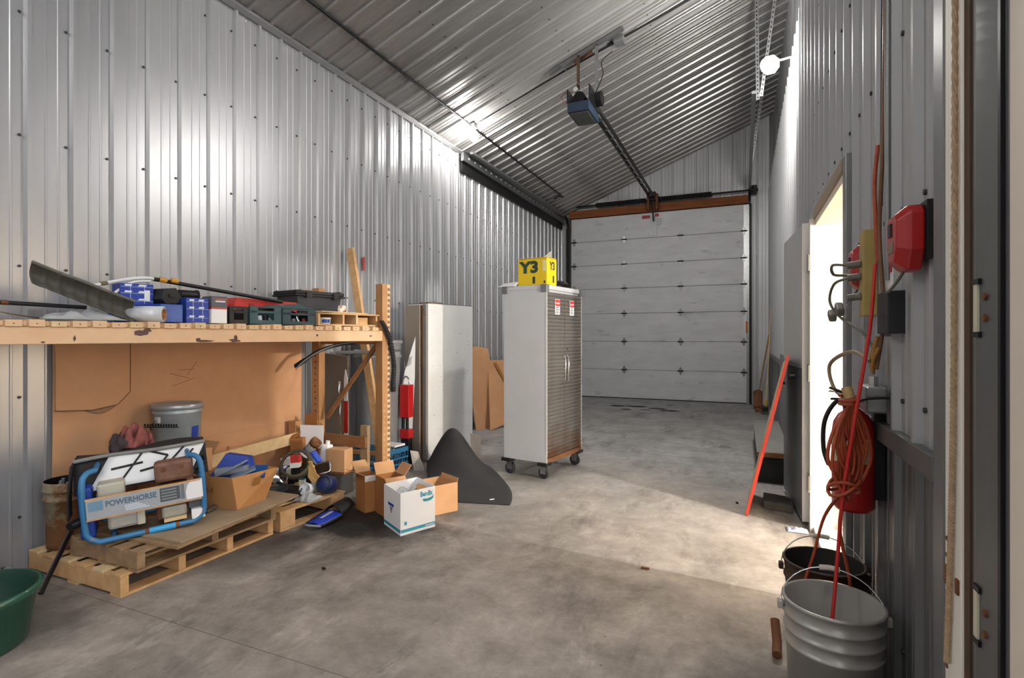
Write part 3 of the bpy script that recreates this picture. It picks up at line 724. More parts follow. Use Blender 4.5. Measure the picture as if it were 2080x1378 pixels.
# fire extinguisher on the wall
ex, ey, ez = 0.395, 2.46, 0.745
t = thing('fire_extinguisher', 'red fire extinguisher hung on the right wall behind the orange cord', 'extinguisher', (ex, ey, ez))
R_ = .073
part('cylinder', MB().lathe([(0, 0), (R_*.85, 0), (R_, .015), (R_, .30), (R_*.92, .34), (R_*.7, .37), (R_*.35, .39), (.018, .395), (.018, .41), (0, .41)], (0, 0, 0), 28), M_redm, t)
part('label_band', MB().lathe([(R_+.0008, .19), (R_+.0008, .285)], (0, 0, 0), 20, a0=PI*.75, a1=PI*1.75), mat('extinguisher_label', '#d9d4c6', 0.5, var=0.3, scale=30, dark='#a89c6a'), t)
part('valve', MB().tube([(0, 0, .41), (0, 0, .445)], 0.016, 10), M_chrome, t)
part('lever', MB().bar((-.01, .0, .445), (-.075, .03, .47), 0.02, 0.008).bar((-.01, .0, .43), (-.07, .03, .425), 0.02, 0.008), M_dark, t)
part('hose', MB().tube(smooth_path([(0, .02, .43), (-.05, .06, .41), (-.09, .06, .33), (-.095, .05, .22), (-.08, .02, .16)], 6), 0.009, 8), M_dark, t)
part('pull_ring', MB().tube([(-.06+.02*math.cos(a), .03+.02*math.sin(a), .455) for a in [i*PI/8 for i in range(16)]], 0.002, 5, closed=True), M_chrome, t)
part('wall_bracket', MB().box(.065, .099, -.03, .03, .05, .38), M_dark, t)
# orange extension cord in a hank on a hook
t = thing('extension_cord', 'tangled orange extension cord hanging in a hank from the wall hook', 'cord', (0.335, 2.38, 0.8))
rnd = random.Random(3)
hk = Vector((0.355, 2.27, 1.165))
HR = Vector((.9, .42, 0))
for i in range(10):
    s_ = -0.055 + i*0.0115; dpt = rnd.uniform(.24, .36); sk = rnd.uniform(-.035, .02); fy = rnd.uniform(-.035, .01)
    o_ = Vector((0, fy, 0))
    pts = [hk + HR*(s_*.15), hk + HR*(s_-.012) + o_ + Vector((0, 0, -.09)), hk + HR*(s_*.9-.03+sk) + o_ + Vector((0, 0, -dpt*.7)), hk + HR*(s_*.4+sk) + o_ + Vector((0, 0, -dpt)),
           hk + HR*(s_*.9+.03+sk) + o_*.6 + Vector((0, 0, -dpt*.65)), hk + HR*(s_+.012) + o_*.5 + Vector((0, 0, -.08)), hk + HR*(s_*.15+.006) + Vector((0, 0, .004))]
    part('loop', MB().tube(smooth_path(pts, 7), 0.0062, 6), M_orange, t, world=True)
part('wrap', MB().tube([hk + Vector((-.005+.028*math.cos(a)*1.0, .006*math.sin(a*.5)+.045*math.sin(a), .002+.004*i*.3)) for i, a in enumerate([i*PI/6 for i in range(30)])], 0.0062, 6), M_orange, t, world=True)
part('wrap', MB().tube([hk + Vector((-.02+.05*math.cos(a), .07*math.sin(a), -.29+.03*math.sin(a*1.3))) for a in [i*PI/8 for i in range(34)]], 0.0062, 6), M_orange, t, world=True)
part('loose_end', MB().tube(smooth_path([hk + Vector((-.02, -.01, -.3)), (0.29, 2.40, .72), (0.255, 2.43, .55), (0.22, 2.44, .42)], 7), 0.0062, 6), M_orange, t, world=True)
part('loose_end', MB().tube(smooth_path([hk + Vector((-.01, -.02, -.28)), (0.335, 2.36, .70), (0.37, 2.38, .50), (0.385, 2.42, .36)], 7), 0.0062, 6), M_orange, t, world=True)
part('socket_end', MB().tube([hk + Vector((-.01, .01, .07)), hk + Vector((.0, .0, .03))], 0.018, 8), mat('socket_tan', '#b39a68', 0.6), t, world=True)
part('hook', MB().tube(smooth_path([(XR-.02, 2.30, 1.20), (0.40, 2.30, 1.19), (0.352, 2.29, 1.155), (0.33, 2.29, 1.18)], 5), 0.005, 6), M_dark, t, world=True)
solo('red_strap', MB().tube(smooth_path([(0.43, 2.26, 1.68), (0.41, 2.24, 1.45), (0.36, 2.22, 1.12), (0.325, 2.22, .85), (0.31, 2.24, .60), (0.285, 2.19, .37)], 8), 0.007, 6), mat('red_cord', '#c42a24', 0.45), 'long red cord hanging from the power strip into the front bucket', 'cord')

# ------------------------------------------------------------------ pails at the right foreground
def pail(name, label, c, R0, R1, Hh, m, min_, ribs, bail, group=None):
    t = thing(name, label, 'bucket', c)
    prof = [(0, 0), (R0, 0), (R0+.002, .004)]
    for z in ribs: 
        r_ = R0+(R1-R0)*z/Hh; prof += [(r_, z-.007), (r_+.006, z-.004), (r_+.006, z+.004), (r_, z+.007)]
    prof += [(R1, Hh-.012), (R1+.006, Hh-.008), (R1+.006, Hh), (R1-.003, Hh)]
    part('shell', MB().lathe(prof, (0, 0, 0), 36), m, t)
    part('inside', MB().lathe([(R1-.003, Hh), (R1-.005, Hh-.01), (R0-.004, .006), (0, .006)], (0, 0, 0), 36), min_, t)
    if bail:
        a0 = bail[0]; tilt = bail[1]
        pts = []
        for i in range(17):
            a = PI*i/16; x = (R1+.01)*math.cos(a); y = (R1+.01)*math.sin(a)
            pts.append(RZ(a0) @ (Vector((0, 0, Hh-.045)) + RX(tilt) @ Vector((x, y*.9, 0))))
        part('bail', MB().tube(pts, 0.0028, 6), M_chrome, t)
        part('grip', MB().tube([pts[7], pts[8], pts[9]], 0.010, 8), mat('pale_grip', '#cfc8ba', 0.6), t)
        for p in (pts[0], pts[-1]): part('ear', MB().obox(p, (.02, .025, .03), RZ(a0)), m, t, bevel=0.004)
    return t
M_pail = mat('pail_grey', '#b9b6b0', 0.3, 0.35, var=0.25, scale=2.5, dark='#93908a', spot='#7c4a26', spot_scale=3, spot_amt=0.16)
pail('bucket', 'dented pale grey bucket nearest the camera at the right', (0.29, 2.19, 0), .132, .156, .49, M_pail, mat('pail_inside', '#bdbbb6', 0.4, 0.2, var=0.3, scale=4, spot='#8a7355', spot_scale=4, spot_amt=0.2), (.335, .385, .435), (0.0, 1.0))
pail('bucket', 'dark rusty bucket behind the pale grey bucket', (0.31, 2.60, 0), .12, .15, .475, mat('pail_rust', '#4a3226', 0.6, 0.2, var=0.5, scale=5, dark='#2c201a'), mat('pail_dark', '#2b2724', 0.6, var=0.3), (.30, .40), (0.0, 1.0))
solo('exhaust_pipe', MB().tube([(0.135, 2.62, .022), (0.14, 2.70, .04), (0.135, 2.78, .10)], 0.02, 10), M_rust, 'short rusty pipe piece on the floor beside the buckets', 'pipe')

# ------------------------------------------------------------------ pallet rack along the left wall
RO = Vector((-3.56, 1.35, 0)); E1 = Vector((.45, 2.78, 0)).normalized(); E2 = Vector((-E1.y, E1.x, 0)); RANG = math.atan2(E1.y, E1.x)
def S(s_, b_, z): return tuple(RO + E1*s_ + E2*b_ + Vector((0, 0, z)))
ZD = 1.512
rack = thing('pallet_rack', 'tan painted pallet rack with a slatted deck along the left wall', 'rack', (RO.x, RO.y, 0), RANG)
SLEN = 2.90
part('beam', MB().box(-0.9, SLEN-.07, 0, .045, 1.378, 1.473), M_rackpaint, rack, bevel=0.004)
part('beam_lip', MB().box(-0.9, SLEN-.07, .03, .045, 1.478, 1.505), M_rackpaint, rack)
M_chip = mat('chipped_primer', '#6b5148', .8, var=.3, scale=30)
for i, (cs, cz_, rw, rh) in enumerate(((.80, 1.440, .050, .024), (.84, 1.46, .03, .022), (1.20, 1.388, .07, .010), (1.15, 1.40, .02, .016), (1.40, 1.392, .045, .016), (1.41, 1.412, .018, .02), (.47, 1.41, .008, .02), (2.10, 1.43, .014, .012), (2.68, 1.425, .016, .010), (.33, 1.39, .012, .006))):
    rr = random.Random(i+70)
    part('paint_chip', MB().prism([(cs+rw*math.cos(a)*rr.uniform(.55, 1.1), -.0002, min(1.472, max(1.379, cz_+rh*math.sin(a)*rr.uniform(.5, 1.1)))) for a in [k2*PI/6 for k2 in range(12)]], (0, -.0008, 0)), M_chip, rack)
# rear beam lies closer to the wall, square to it
rb0 = Vector((-3.90, 4.05, 1.38)); rb1 = Vector((-3.97, 0.45, 1.38))
part('beam', MB().bar(rb0 + Vector((0, 0, .05)), rb1 + Vector((0, 0, .05)), .045, .10), M_racktan, rack, world=True, bevel=0.004)
sl = [-0.75+i*0.0955 for i in range(34)] + [2.50, 2.61, 2.73]
for i, s_ in enumerate(sl):
    p = RO + E1*s_
    blen = min(0.86, (p.x + 3.985)/0.987 - 0.02)
    part('slat', MB().box(s_-.034, s_+.034, -.012, blen, 1.474, 1.505 + 0.004*((i*7) % 3)), M_rackpaint if i % 4 else M_pine2, rack)
    if s_ > 0: part('nail', MB().tube([(s_, -.012, 1.490), (s_, -.0145, 1.490)], .0035, 6), M_screw, rack)
# front and rear uprights with slotted faces
def upright(x, y, z1, m):
    part('upright', MB().box(x-.045, x+.045, y, y+.006, 0, z1).box(x-.045, x-.039, y+.006, y+.085, 0, z1).box(x+.039, x+.045, y+.006, y+.085, 0, z1), m, rack)
upright(-0.86, 0.046, 1.9, M_racktan)
UX = SLEN
part('upright', MB().prism([(UX-.075, .0, 0), (UX+.02, .0, 0), (UX+.02, .09, 0), (UX+.012, .09, 0), (UX+.012, .006, 0), (UX-.067, .006, 0), (UX-.067, .09, 0), (UX-.075, .09, 0)], (0, 0, 1.915)), M_racktan, rack)
part('face_plate', MB().box(UX-.016, UX+.0205, -.004, .0, .0, 1.913), M_rackpaint, rack)
mb = MB()
for i in range(36):
    for dx in (-.006, .011):
        z = .05 + i*.0515
        mb.prism([(UX+dx-.0048, -.0045, z), (UX+dx+.0048, -.0045, z), (UX+dx+.004, -.0045, z+.026), (UX+dx-.0048, -.0045, z+.028)], (0, -.0006, 0))
part('slot_holes', mb, M_dark, rack, kind='stuff')
mb = MB()
for i in range(14): mb.tube([(UX-.052, -.0005, .06+i*.055), (UX-.052, -.002, .06+i*.055)], .006, 6)
part('pin_holes', mb, M_pine2, rack, kind='stuff')
rx_, ry_ = -3.90, 4.12
part('upright', MB().box(rx_-.045, rx_+.045, ry_-.003, ry_+.003, 0, 1.9).box(rx_-.045, rx_-.039, ry_+.003, ry_+.08, 0, 1.9).box(rx_+.039, rx_+.045, ry_+.003, ry_+.08, 0, 1.9), M_racktan, rack, world=True)
mb = MB()
for i in range(18): mb.box(rx_-.006, rx_+.006, ry_-.0045, ry_-.0032, .2+i*.06, .215+i*.06)
part('slot_holes', mb, M_dark, rack, world=True, kind='stuff')
fpt = Vector(S(UX-.03, .07, 0))
part('diagonal_brace', MB().bar((fpt.x-.02, fpt.y, 1.37), (-3.78, 4.15, .62), .03, .035), M_brownwood, rack, world=True)
part('horizontal_brace', MB().bar((fpt.x-.02, fpt.y+.01, .30), (-3.86, 4.16, .30), .03, .035), M_racktan, rack, world=True)
part('horizontal_brace', MB().bar((fpt.x-.02, fpt.y+.01, 1.36), (-3.86, 4.16, 1.36), .03, .03), M_racktan, rack, world=True)

# ------------------------------------------------------------------ things on the rack
def sthing(name, label, cat, s_, b_, dz=0.004, dr=0.0, group=None): return thing(name, label, cat, S(s_, b_, ZD+dz), RANG+dr, group)
M_bwhite = mat('print_white', '#dfe6f2', 0.6)
def blue_box(label, s0, s1, b0, dep, h, dz=.004, dr=0.0, m=None, lines=True):
    t = sthing('parts_box', label, 'box', (s0+s1)/2, b0+dep/2, dz, dr, 'blue parts boxes on the rack')
    wd = s1-s0
    bd = part('carton', MB().box(-wd/2, wd/2, -dep/2, dep/2, 0, h), m or M_blue, t, bevel=0.002)
    if lines:
        for fx in (.3, .72):
            part('print_line', MB().box(-wd/2+wd*fx-.001, -wd/2+wd*fx+.001, -dep/2-.0012, -dep/2-.0004, .01, h-.01), M_bwhite, t)
        k2 = 0
        for fz in (.2, .55, .85):
            part('print_line', MB().box(-wd/2+.003, wd/2-.003, -dep/2-.0012, -dep/2-.0004, h*fz-.0008, h*fz+.0008), M_bwhite, t)
            for fx in (.08, .52):
                k2 += 1
                part('printed_logo', MB().prism([(-wd/2+wd*(fx+.05*(k2 % 2)), -dep/2-.0018, h*fz+.004), (-wd/2+wd*(fx+.24), -dep/2-.0018, h*fz+.004), (-wd/2+wd*(fx+.28), -dep/2-.0018, h*fz+.016), (-wd/2+wd*(fx+.05), -dep/2-.0018, h*fz+.016)], (0, .001, 0)), M_bwhite, t)
        part('flap_seam', MB().box(-wd/2+.002, wd/2-.002, -.001, .001, h, h+.0006), mat('dark_blue', '#14296b', .6), t)
    return t
bb = blue_box('blue box with white print lying behind the dark shovel blade', 0.775, 0.960, .18, .16, .14, .11, -.1)
part('white_label', MB().box(.04, .072, -.0815, -.0805, .03, .10), M_paper, bb)
blue_box('blue parts box standing under the blue box with the white label', 0.76, 0.95, .17, .18, .108, 0.0, 0, None, False)
blue_box('glossy light blue box beside the plastic film roll', 0.945, 1.085, .07, .12, .118, .003, .05, M_blue2, False)
blue_box('tall blue parts box behind the glossy light blue box', 1.085, 1.165, .22, .12, .17, .002)
blue_box('blue printed parts box left of the grey and white carton', 1.118, 1.268, .09, .12, .172, .002)
t = sthing('parts_carton', 'grey and white carton with a red stripe on the rack', 'box', 1.335, .135, .002)
part('carton', MB().box(-.055, .055, -.06, .06, 0, .190), M_paper, t, bevel=0.002)
part('grey_top', MB().box(-.0558, .0558, -.0608, .0608, .112, .191), mat('carton_grey', '#5a5c60', .6), t)
part('red_stripe', MB().box(-.0562, .0562, -.0612, .0612, .100, .113), M_red, t)
for i, (z, wd) in enumerate(((.150, .07), (.165, .08))):
    part('lettering', MB().prism([(-.03, -.0616, z), (-.03+wd, -.0616, z), (-.026+wd, -.0616, z+.010), (-.026, -.0616, z+.010)], (0, .0007, 0)), M_red if i else M_bwhite, t)
# plastic film roll
t = sthing('film_roll', 'roll of clear plastic film on a cardboard core at the rack edge', 'film roll', .875, .09, .052, -.78)
ax = RY(PI/2)
part('film', MB().lathe([(.031, -.10), (.052, -.10), (.052, .10), (.031, .10)], (0, 0, 0), 24, M=ax), mat('film_white', '#cfd3d6', .2, var=.2, scale=20, coat=.4), t)
part('core', MB().lathe([(.033, -.118), (.033, .104), (.038, .104), (.038, .098)], (0, 0, 0), 24, M=ax), M_tape, t)
# snow pusher: ribbed dark blade
t = sthing('snow_shovel', 'snow shovel with a ribbed dark blade, white bent shaft and long black handle', 'shovel', .55, .10, .0)
def blade(u, v):
    x = -.245 + u*.50; z = .262 - u*.20 + (v-.5)*(.115+.02*u) + .0; y = -.02 + .035*math.sin(v*PI) + .014*abs(math.sin(u*PI*8)); return (x, y, z)
part('blade', MB().grid(blade, 56, 8), mat('blade_grey', '#4a473f', .6, var=.3, scale=6, dark='#33312c'), t, solid=.006)
part('edge_roll', MB().tube([blade(i/10, 1.0) for i in range(11)], .010, 8), mat('blade_edge', '#6a675f', .5, var=.3), t)
part('shaft', MB().tube(smooth_path([(.02, .10, .20), (.16, .14, .245), (.30, .16, .285), (.40, .16, .30), (.46, .16, .295)], 6), .011, 8), M_white, t)
part('lower_shaft', MB().tube(smooth_path([(.16, .10, .15), (.24, .12, .22), (.32, .14, .265), (.42, .16, .28)], 6), .009, 8), M_white, t)
part('band', MB().tube([(.125, .13, .236), (.165, .14, .247)], .0125, 8), mat('band_olive', '#6b6444', .5), t)
part('handle', MB().tube([(.44, .16, .297), (.66, .17, .275), (1.46, .24, .20)], .014, 8), M_blackpl, t)
for x0 in (.475, .55): part('grip_clip', MB().tube([(x0, .158, .297), (x0+.045, .16, .292)], .0175, 8), mat('amber_clip', '#d7932a', .5), t)
# black pole and bent metal strip at the left end
t = sthing('broom', 'black broom pole with a metal ferrule lying at the left end of the rack', 'broom', .2, .28, .0)
part('pole', MB().tube([(-.5, .02, .115), (.40, -.06, .085)], .012, 8), M_blackpl, t)
part('ferrule', MB().tube([(.02, -.026, .0985), (.05, -.03, .0975)], .014, 8), M_rust, t)
def strip(u, v): return (-.5+u*1.1, .06-.12*v+.03*math.sin(u*5), .012 + .065*math.sin(min(1, u*1.35)*PI)**2*(1-.25*v))
solo_t = sthing('bent_panel', 'bent brownish grey metal strip lying under the black pole', 'metal strip', .1, .22, .004)
part('strip', MB().grid(strip, 30, 3), mat('strip_brown', '#8e8378', .4, .4, var=.35, scale=4, dark='#5f4f44'), solo_t, solid=.003)
t = sthing('plastic_bag', 'crumpled clear plastic film lying below the shovel blade', 'plastic film', .56, .17, .003)
rnd = random.Random(11)
def crumple(sx, sy, sz, seed):
    r2 = random.Random(seed); ph = [r2.uniform(0, 6.28) for _ in range(6)]
    def f(u, v):
        e = (math.sin(u*PI)*math.sin(v*PI))**.6
        return ((u-.5)*sx, (v-.5)*sy, sz*e*(.55+.25*math.sin(9*u+ph[0])*math.cos(7*v+ph[1])+.2*math.sin(17*u+ph[2]+5*v))+.004)
    return f
part('film', MB().grid(crumple(.42, .20, .085, 2), 26, 14), M_clear, t, solid=.0015)
# black hexagonal case and round black cap
t = sthing('black_case', 'tilted black plastic case on the blue boxes', 'case', 1.02, .16, .120, .25)
part('case', MB().prism([(-.07, -.055, .035), (-.04, -.055, .0), (.05, -.055, .012), (.07, -.055, .06), (.035, -.055, .115), (-.045, -.055, .105)], (0, .11, 0)), M_blackpl, t, bevel=0.005)
part('latch', MB().box(-.02, .02, -.062, -.0552, .05, .07), M_blackpl, t)
t = sthing('black_spool', 'short black cylinder lying behind the black case', 'cylinder', 1.23, .30, .172, .1)
part('drum', MB().tube([(-.06, 0, .035), (.06, 0, .035)], .034, 16), M_blackpl, t)
part('flange', MB().tube([(.06, 0, .035), (.068, 0, .035)], .04, 16), M_blackpl, t)
solo('cardboard_strip', MB().obox(S(1.135, .265, ZD+.178), (.085, .05, .006), RZ(RANG)), M_card3, 'brown cardboard strip on the tall blue box', 'cardboard')
# trays
def tray(label, s0, s1, b0, dep, h, m, group='plastic trays on the rack', filled=True, notch=True, seed=0):
    t = sthing('plastic_tray', label, 'tray', (s0+s1)/2, b0+dep/2, .003, 0, group); wd = s1-s0
    part('base', MB().box(-wd/2, wd/2, -dep/2, dep/2, 0, .006), m, t)
    for sx in (-1, 1): part('end_wall', MB().prism([(sx*wd/2, -dep/2, .0061), (sx*wd/2, dep/2, .0061), (sx*wd/2, dep/2, h), (sx*wd/2, dep*.25, h*.8), (sx*wd/2, -dep*.25, h*.8), (sx*wd/2, -dep/2, h)], (-sx*.005, 0, 0)), m, t)
    for sy in (-1, 1):
        y = sy*dep/2
        f = MB().box(-wd/2+.006, wd/2-.006, min(y, y-sy*.005), max(y, y-sy*.005), .0061, h*.22)
        f.box(-wd/2+.006, wd/2-.006, min(y, y-sy*.005), max(y, y-sy*.005), h*.62, h*.74)
        f.box(-wd/2+.006, -wd/2+wd*.24, min(y, y-sy*.005), max(y, y-sy*.005), h*.22, h)
        f.box(wd/2-wd*.24, wd/2-.006, min(y, y-sy*.005), max(y, y-sy*.005), h*.22, h)
        f.box(-wd/2+wd*.24, wd/2-wd*.24, min(y, y-sy*.005), max(y, y-sy*.005), h*.92, h)
        part('side_wall', f, m, t)
    if filled:
        r2 = random.Random(seed)
        for i in range(5):
            x = -wd*.36 + i*wd*.18
            part('content', MB().tube([(x, -dep*.25, .006), (x+r2.uniform(-.02, .02), -dep*.2, h*r2.uniform(.35, .6))], .018, 8), (M_grey, M_chrome, M_red, M_bwhite, M_dark)[(i+seed) % 5], t)
    return t
tray('black plastic tray between the grey carton and the teal trays', 1.405, 1.545, .07, .28, .125, M_blackpl, filled=False)
tray('teal plastic tray with a handle slot and parts inside', 1.555, 1.815, .06, .30, .135, M_teal, seed=1)
tray('darker teal tray with another tray on its rim next to the wooden crate', 1.825, 2.130, .06, .30, .125, mat('teal_dark', '#29424a', .5, var=.2), seed=3)
t = sthing('plastic_tray', 'upturned teal tray lid resting on the darker teal tray', 'tray', 1.96, .21, .131, .05)
part('lid', MB().prism([(-.14, -.12, 0), (.14, -.12, 0), (.17, -.12, .012), (.10, -.12, .018), (.03, -.12, .042), (-.09, -.12, .034), (-.14, -.12, .014)], (0, .26, 0)), M_teal, t, bevel=0.003)
# red toolbox behind the trays
M_tbred = mat('toolbox_red', '#d2231f', .4, coat=.2); t = sthing('toolbox', 'low red toolbox behind the teal trays', 'toolbox', 1.90, .47, .002)
part('body', MB().prism([(-.275, -.10, 0), (.275, -.10, 0), (.28, -.10, .14), (-.28, -.10, .14)], (0, .2, 0)), M_tbred, t, bevel=0.004)
part('lid', MB().prism([(-.29, -.11, .141), (.29, -.11, .141), (.285, -.11, .165), (.27, -.11, .20), (-.27, -.11, .214), (-.29, -.11, .165)], (0, .22, 0)), M_tbred, t, bevel=0.004)
for x in (-.15, .15): part('latch', MB().box(x-.02, x+.02, -.117, -.1105, .12, .17), mat('red_dark', '#8e1413', .4), t)
part('handle', MB().tube(smooth_path([(-.06, 0, .205), (-.06, 0, .225), (.06, 0, .225), (.06, 0, .205)], 4), .006, 6), M_blackpl, t)
# wooden crate-pallet with shelf boards
t = sthing('wooden_crate', 'open wooden crate with dividers at the right end of the rack', 'crate', 2.515, .25, .002)
part('bottom_board', MB().box(-.365, .30, -.20, .20, 0, .014), M_pine, t)
part('top_board', MB().box(-.365, .315, -.21, .20, .098, .110), M_pine, t)
part('top_board', MB().bar((-.36, -.19, .118), (.22, -.10, .118), .09, .008), M_pine2, t)
for x, m in ((-.355, M_pine), (-.10, M_pine), (.05, M_pine2), (.285, M_pine)): part('divider', MB().box(x-.010, x+.010, -.20, .20, .0141, .0979), m, t)
part('back_board', MB().box(-.34, .27, .205, .215, .002, .11), M_brownwood, t)
part('block', MB().box(.085, .22, -.15, .10, .0141, .080), M_pine, t)
t = sthing('plastic_tub', 'small white tub with a blue label inside the wooden crate', 'tub', 2.285, .145, .0162)
part('tub', MB().lathe([(0, 0), (.048, 0), (.054, .052), (.050, .052), (.045, .004), (0, .004)], (0, 0, 0), 20), M_paper, t)
part('lid', MB().lathe([(.056, .046), (.057, .056), (0, .057)], (0, 0, 0), 20), M_paper, t)
part('blue_label', MB().lathe([(.0505, .010), (.0538, .040)], (0, 0, 0), 16, a0=-2.6, a1=-1.2), M_blue2, t)
# black tote with lid on a riser
t = sthing('storage_tote', 'black lidded storage tote standing behind the wooden crate', 'tote', 2.48, .60, .002)
part('body', MB().prism([(-.235, -.16, .13), (.215, -.16, .13), (.235, -.16, .285), (-.255, -.16, .285)], (0, .30, 0)), mat('tote_grey', '#2f3236', .4, var=.2, coat=.2), t, bevel=0.01)
tl_ = part('lid', MB().box(-.275, .255, -.18, .16, .286, .322), M_blackpl, t, bevel=0.008)
part('lid_rim', MB().box(-.282, .262, -.187, .167, .270, .2858), M_blackpl, t, bevel=0.004)
for x in (-.15, .15): part('latch', MB().box(x-.03, x+.03, -.196, -.1875, .255, .31), M_blackpl, tl_)
part('end_handle', MB().box(.263, .285, -.10, .08, .275, .34), M_blackpl, t, bevel=0.004)
part('stand', MB().box(-.22, .20, -.13, .12, 0, .1295), M_blackpl, t)
solo('sanding_block', MB().obox(S(2.42, .60, ZD+.336), (.12, .09, .022), RZ(RANG)), mat('tan_block', '#a48a70', .8, var=.2), 'tan block lying on the black tote lid', 'block', bevel=0.006)
t = sthing('snack_bag', 'small red and white packet standing on the wooden crate', 'packet', 2.485, .155, .126, .3)
part('packet', MB().prism([(-.045, -.015, 0), (.045, -.015, 0), (.05, -.015, .03), (.04, -.015, .062), (-.038, -.015, .060), (-.05, -.015, .03)], (0, .03, 0)), mat('packet_print', '#e6dccd', .4, spot='#7c2a1c', spot_scale=28, spot_amt=.55), t, bevel=0.006)
# black spiral-wrapped hose over the right upright
hose = smooth_path([S(UX-.11, -.03, 1.56), S(UX-.07, -.035, 1.50), S(UX-.01, -.03, 1.40), S(UX+.03, -.03, 1.25), S(UX+.045, -.03, 1.12), S(UX+.035, -.03, .98), S(UX+.035, -.03, .90)], 16)
t = thing('hydraulic_hose', 'black spiral-wrapped hose hanging down the front rack upright', 'hose', S(UX+.04, -.03, .9))
part('hose', MB().tube(hose, .021, 8), M_rubber, t, world=True)
mb = MB(); n = len(hose); pts = []
for i in range(n*4-3):
    p = hose[i//4].lerp(hose[min(i//4+1, n-1)], (i % 4)/4); a = i*.55; pts.append(p + Vector((.022*math.cos(a)*E1.x + .0, .022*math.cos(a)*E1.y, .022*math.sin(a)*.3)) + E2*.022*math.sin(a))
part('spiral_wrap', MB().tube(pts, .0055, 5), M_blackpl, t, world=True)
# black webbing strap hung under the shelf
t = thing('strap', 'black and grey strap sagging under the rack deck', 'strap', (-3.6, 4.12, 1.1))
part('strap', MB().tube(smooth_path([S(2.72, .25, 1.36), S(2.60, .32, 1.345), S(2.45, .42, 1.29), S(2.36, .52, 1.20), S(2.30, .58, 1.14)], 6), [.016]*18+[.022]*6+[.006], 8), M_rubber, t, world=True)
part('grey_band', MB().tube(smooth_path([S(2.70, .22, 1.37), S(2.55, .30, 1.345), S(2.42, .40, 1.28), S(2.33, .50, 1.19), S(2.29, .55, 1.12)], 6), .007, 6), M_grey, t, world=True)
solo('red_tape', B(XL+.0225, XL+.0245, 5.0, 5.045, 2.185, 2.34), mat('red_tape', '#c63a30', .6), 'strip of red tape stuck on the left wall', 'tape')

# ------------------------------------------------------------------ under and beside the rack
# big cardboard sheet against the wall
t = thing('cardboard_sheet', 'large flattened cardboard sheet leaning on the left wall under the rack', 'cardboard', (-3.99, 3.0, 0))
part('sheet', MB().prism([(-4.018, 1.96, .02), (-4.018, 4.03, .02), (-4.018, 4.05, 1.37), (-4.018, 1.97, 1.37)], (.008, 0, 0)), M_card, t, world=True)
part('flap', MB().prism([(-4.006, 1.975, .95), (-4.006, 2.18, .93), (-4.006, 2.34, .95), (-4.006, 2.42, 1.03), (-4.006, 2.42, 1.37), (-4.006, 1.975, 1.37)], (.012, 0, 0)), M_card, t, world=True)
seam = [(-3.9935, 1.97, .948), (-3.9935, 2.18, .928), (-3.9935, 2.34, .948), (-3.9935, 2.422, 1.03), (-3.9935, 2.424, 1.2), (-3.9935, 2.424, 1.37)]
part('flap_edge', MB().tube(seam, .0028, 5), mat('card_edge', '#7a5638', .9), t, world=True)
part('torn_patch', MB().grid(lambda u, v: (-4.0085, 2.14+.27*u, .925+.09*u*u-v*.045*math.sin(u*PI)), 10, 3), mat('torn_liner', '#a98263', .9, var=.3, scale=30), t, world=True, solid=.001)
part('crease', MB().box(-4.0098, -4.0090, 2.45, 4.0, .60, .603), mat('card_crease', '#b78762', .9), t, world=True)
for k2, (y_, z_, l_) in enumerate(((2.72, 1.14, .16), (2.80, 1.16, .12), (2.74, 1.04, .18), (2.86, 1.12, .08))):
    part('scuff', MB().bar((-4.0092, y_, z_), (-4.0092, y_+l_, z_+.05*(k2-1)), .0006, .006), mat('scuff_brown', '#9c7454', .9), t, world=True)
part('tab', MB().prism([(-4.009, 3.20, .36), (-4.009, 3.36, .36), (-4.009, 3.35, .47), (-4.009, 3.21, .49)], (.03, 0, 0)), M_card, t, world=True)
# pallets
def pallet(label, x0, x1, y0, y1, z, h, deck, wood_, sw=.045, nb=3, bottom=True, rz=0.0, gaps=True, st_x=True):
    """stringers run from the front (x1) to the wall, deck boards run along y"""
    cx, cy = (x0+x1)/2, (y0+y1)/2
    t = thing('wooden_pallet', label, 'pallet', (cx, cy, z), rz, 'wooden pallets under the rack'); wx, wy = x1-x0, y1-y0
    bt = .016
    for i in range(nb):
        y = -wy/2 + (wy-sw)*i/(nb-1)
        part('stringer', MB().box(-wx/2, wx/2, y, y+sw, bt if bottom else 0, h-bt), wood_, t, bevel=0.003)
    n = deck; bw = wx/(n+ (n-1)*.75)
    for i in range(n):
        x = -wx/2 + i*bw*1.75
        part('deck_board', MB().box(x, x+bw, -wy/2-.004*(i % 2), wy/2+.006*(i % 3), h-bt+.0005, h), wood_ if i % 2 else M_pine2 if wood_ is M_pine else M_oldwood, t, bevel=0.002)
    if bottom:
        for x in (-wx/2, -bw/2, wx/2-bw): part('bottom_board', MB().box(x, x+bw, -wy/2, wy/2, 0, bt-.0005), wood_, t)
    return t
pallet('bottom wooden pallet on the floor under the generator', -3.985, -3.10, 1.83, 2.86, 0, .125, 6, M_pine, nb=4)
pallet('smaller weathered pallet stacked on the bottom pallet', -3.66, -3.04, 1.88, 2.83, .1255, .115, 5, M_oldwood, nb=3)
solo('plywood_sheet', MB().prism([(-2.87, 1.99, .2415), (-2.99, 2.93, .2415), (-3.62, 2.95, .2415), (-3.50, 1.96, .2415)], (0, 0, .014)), M_oldwood, 'lower plywood sheet on the stacked pallets', 'plywood', 'plywood sheets on the pallets')
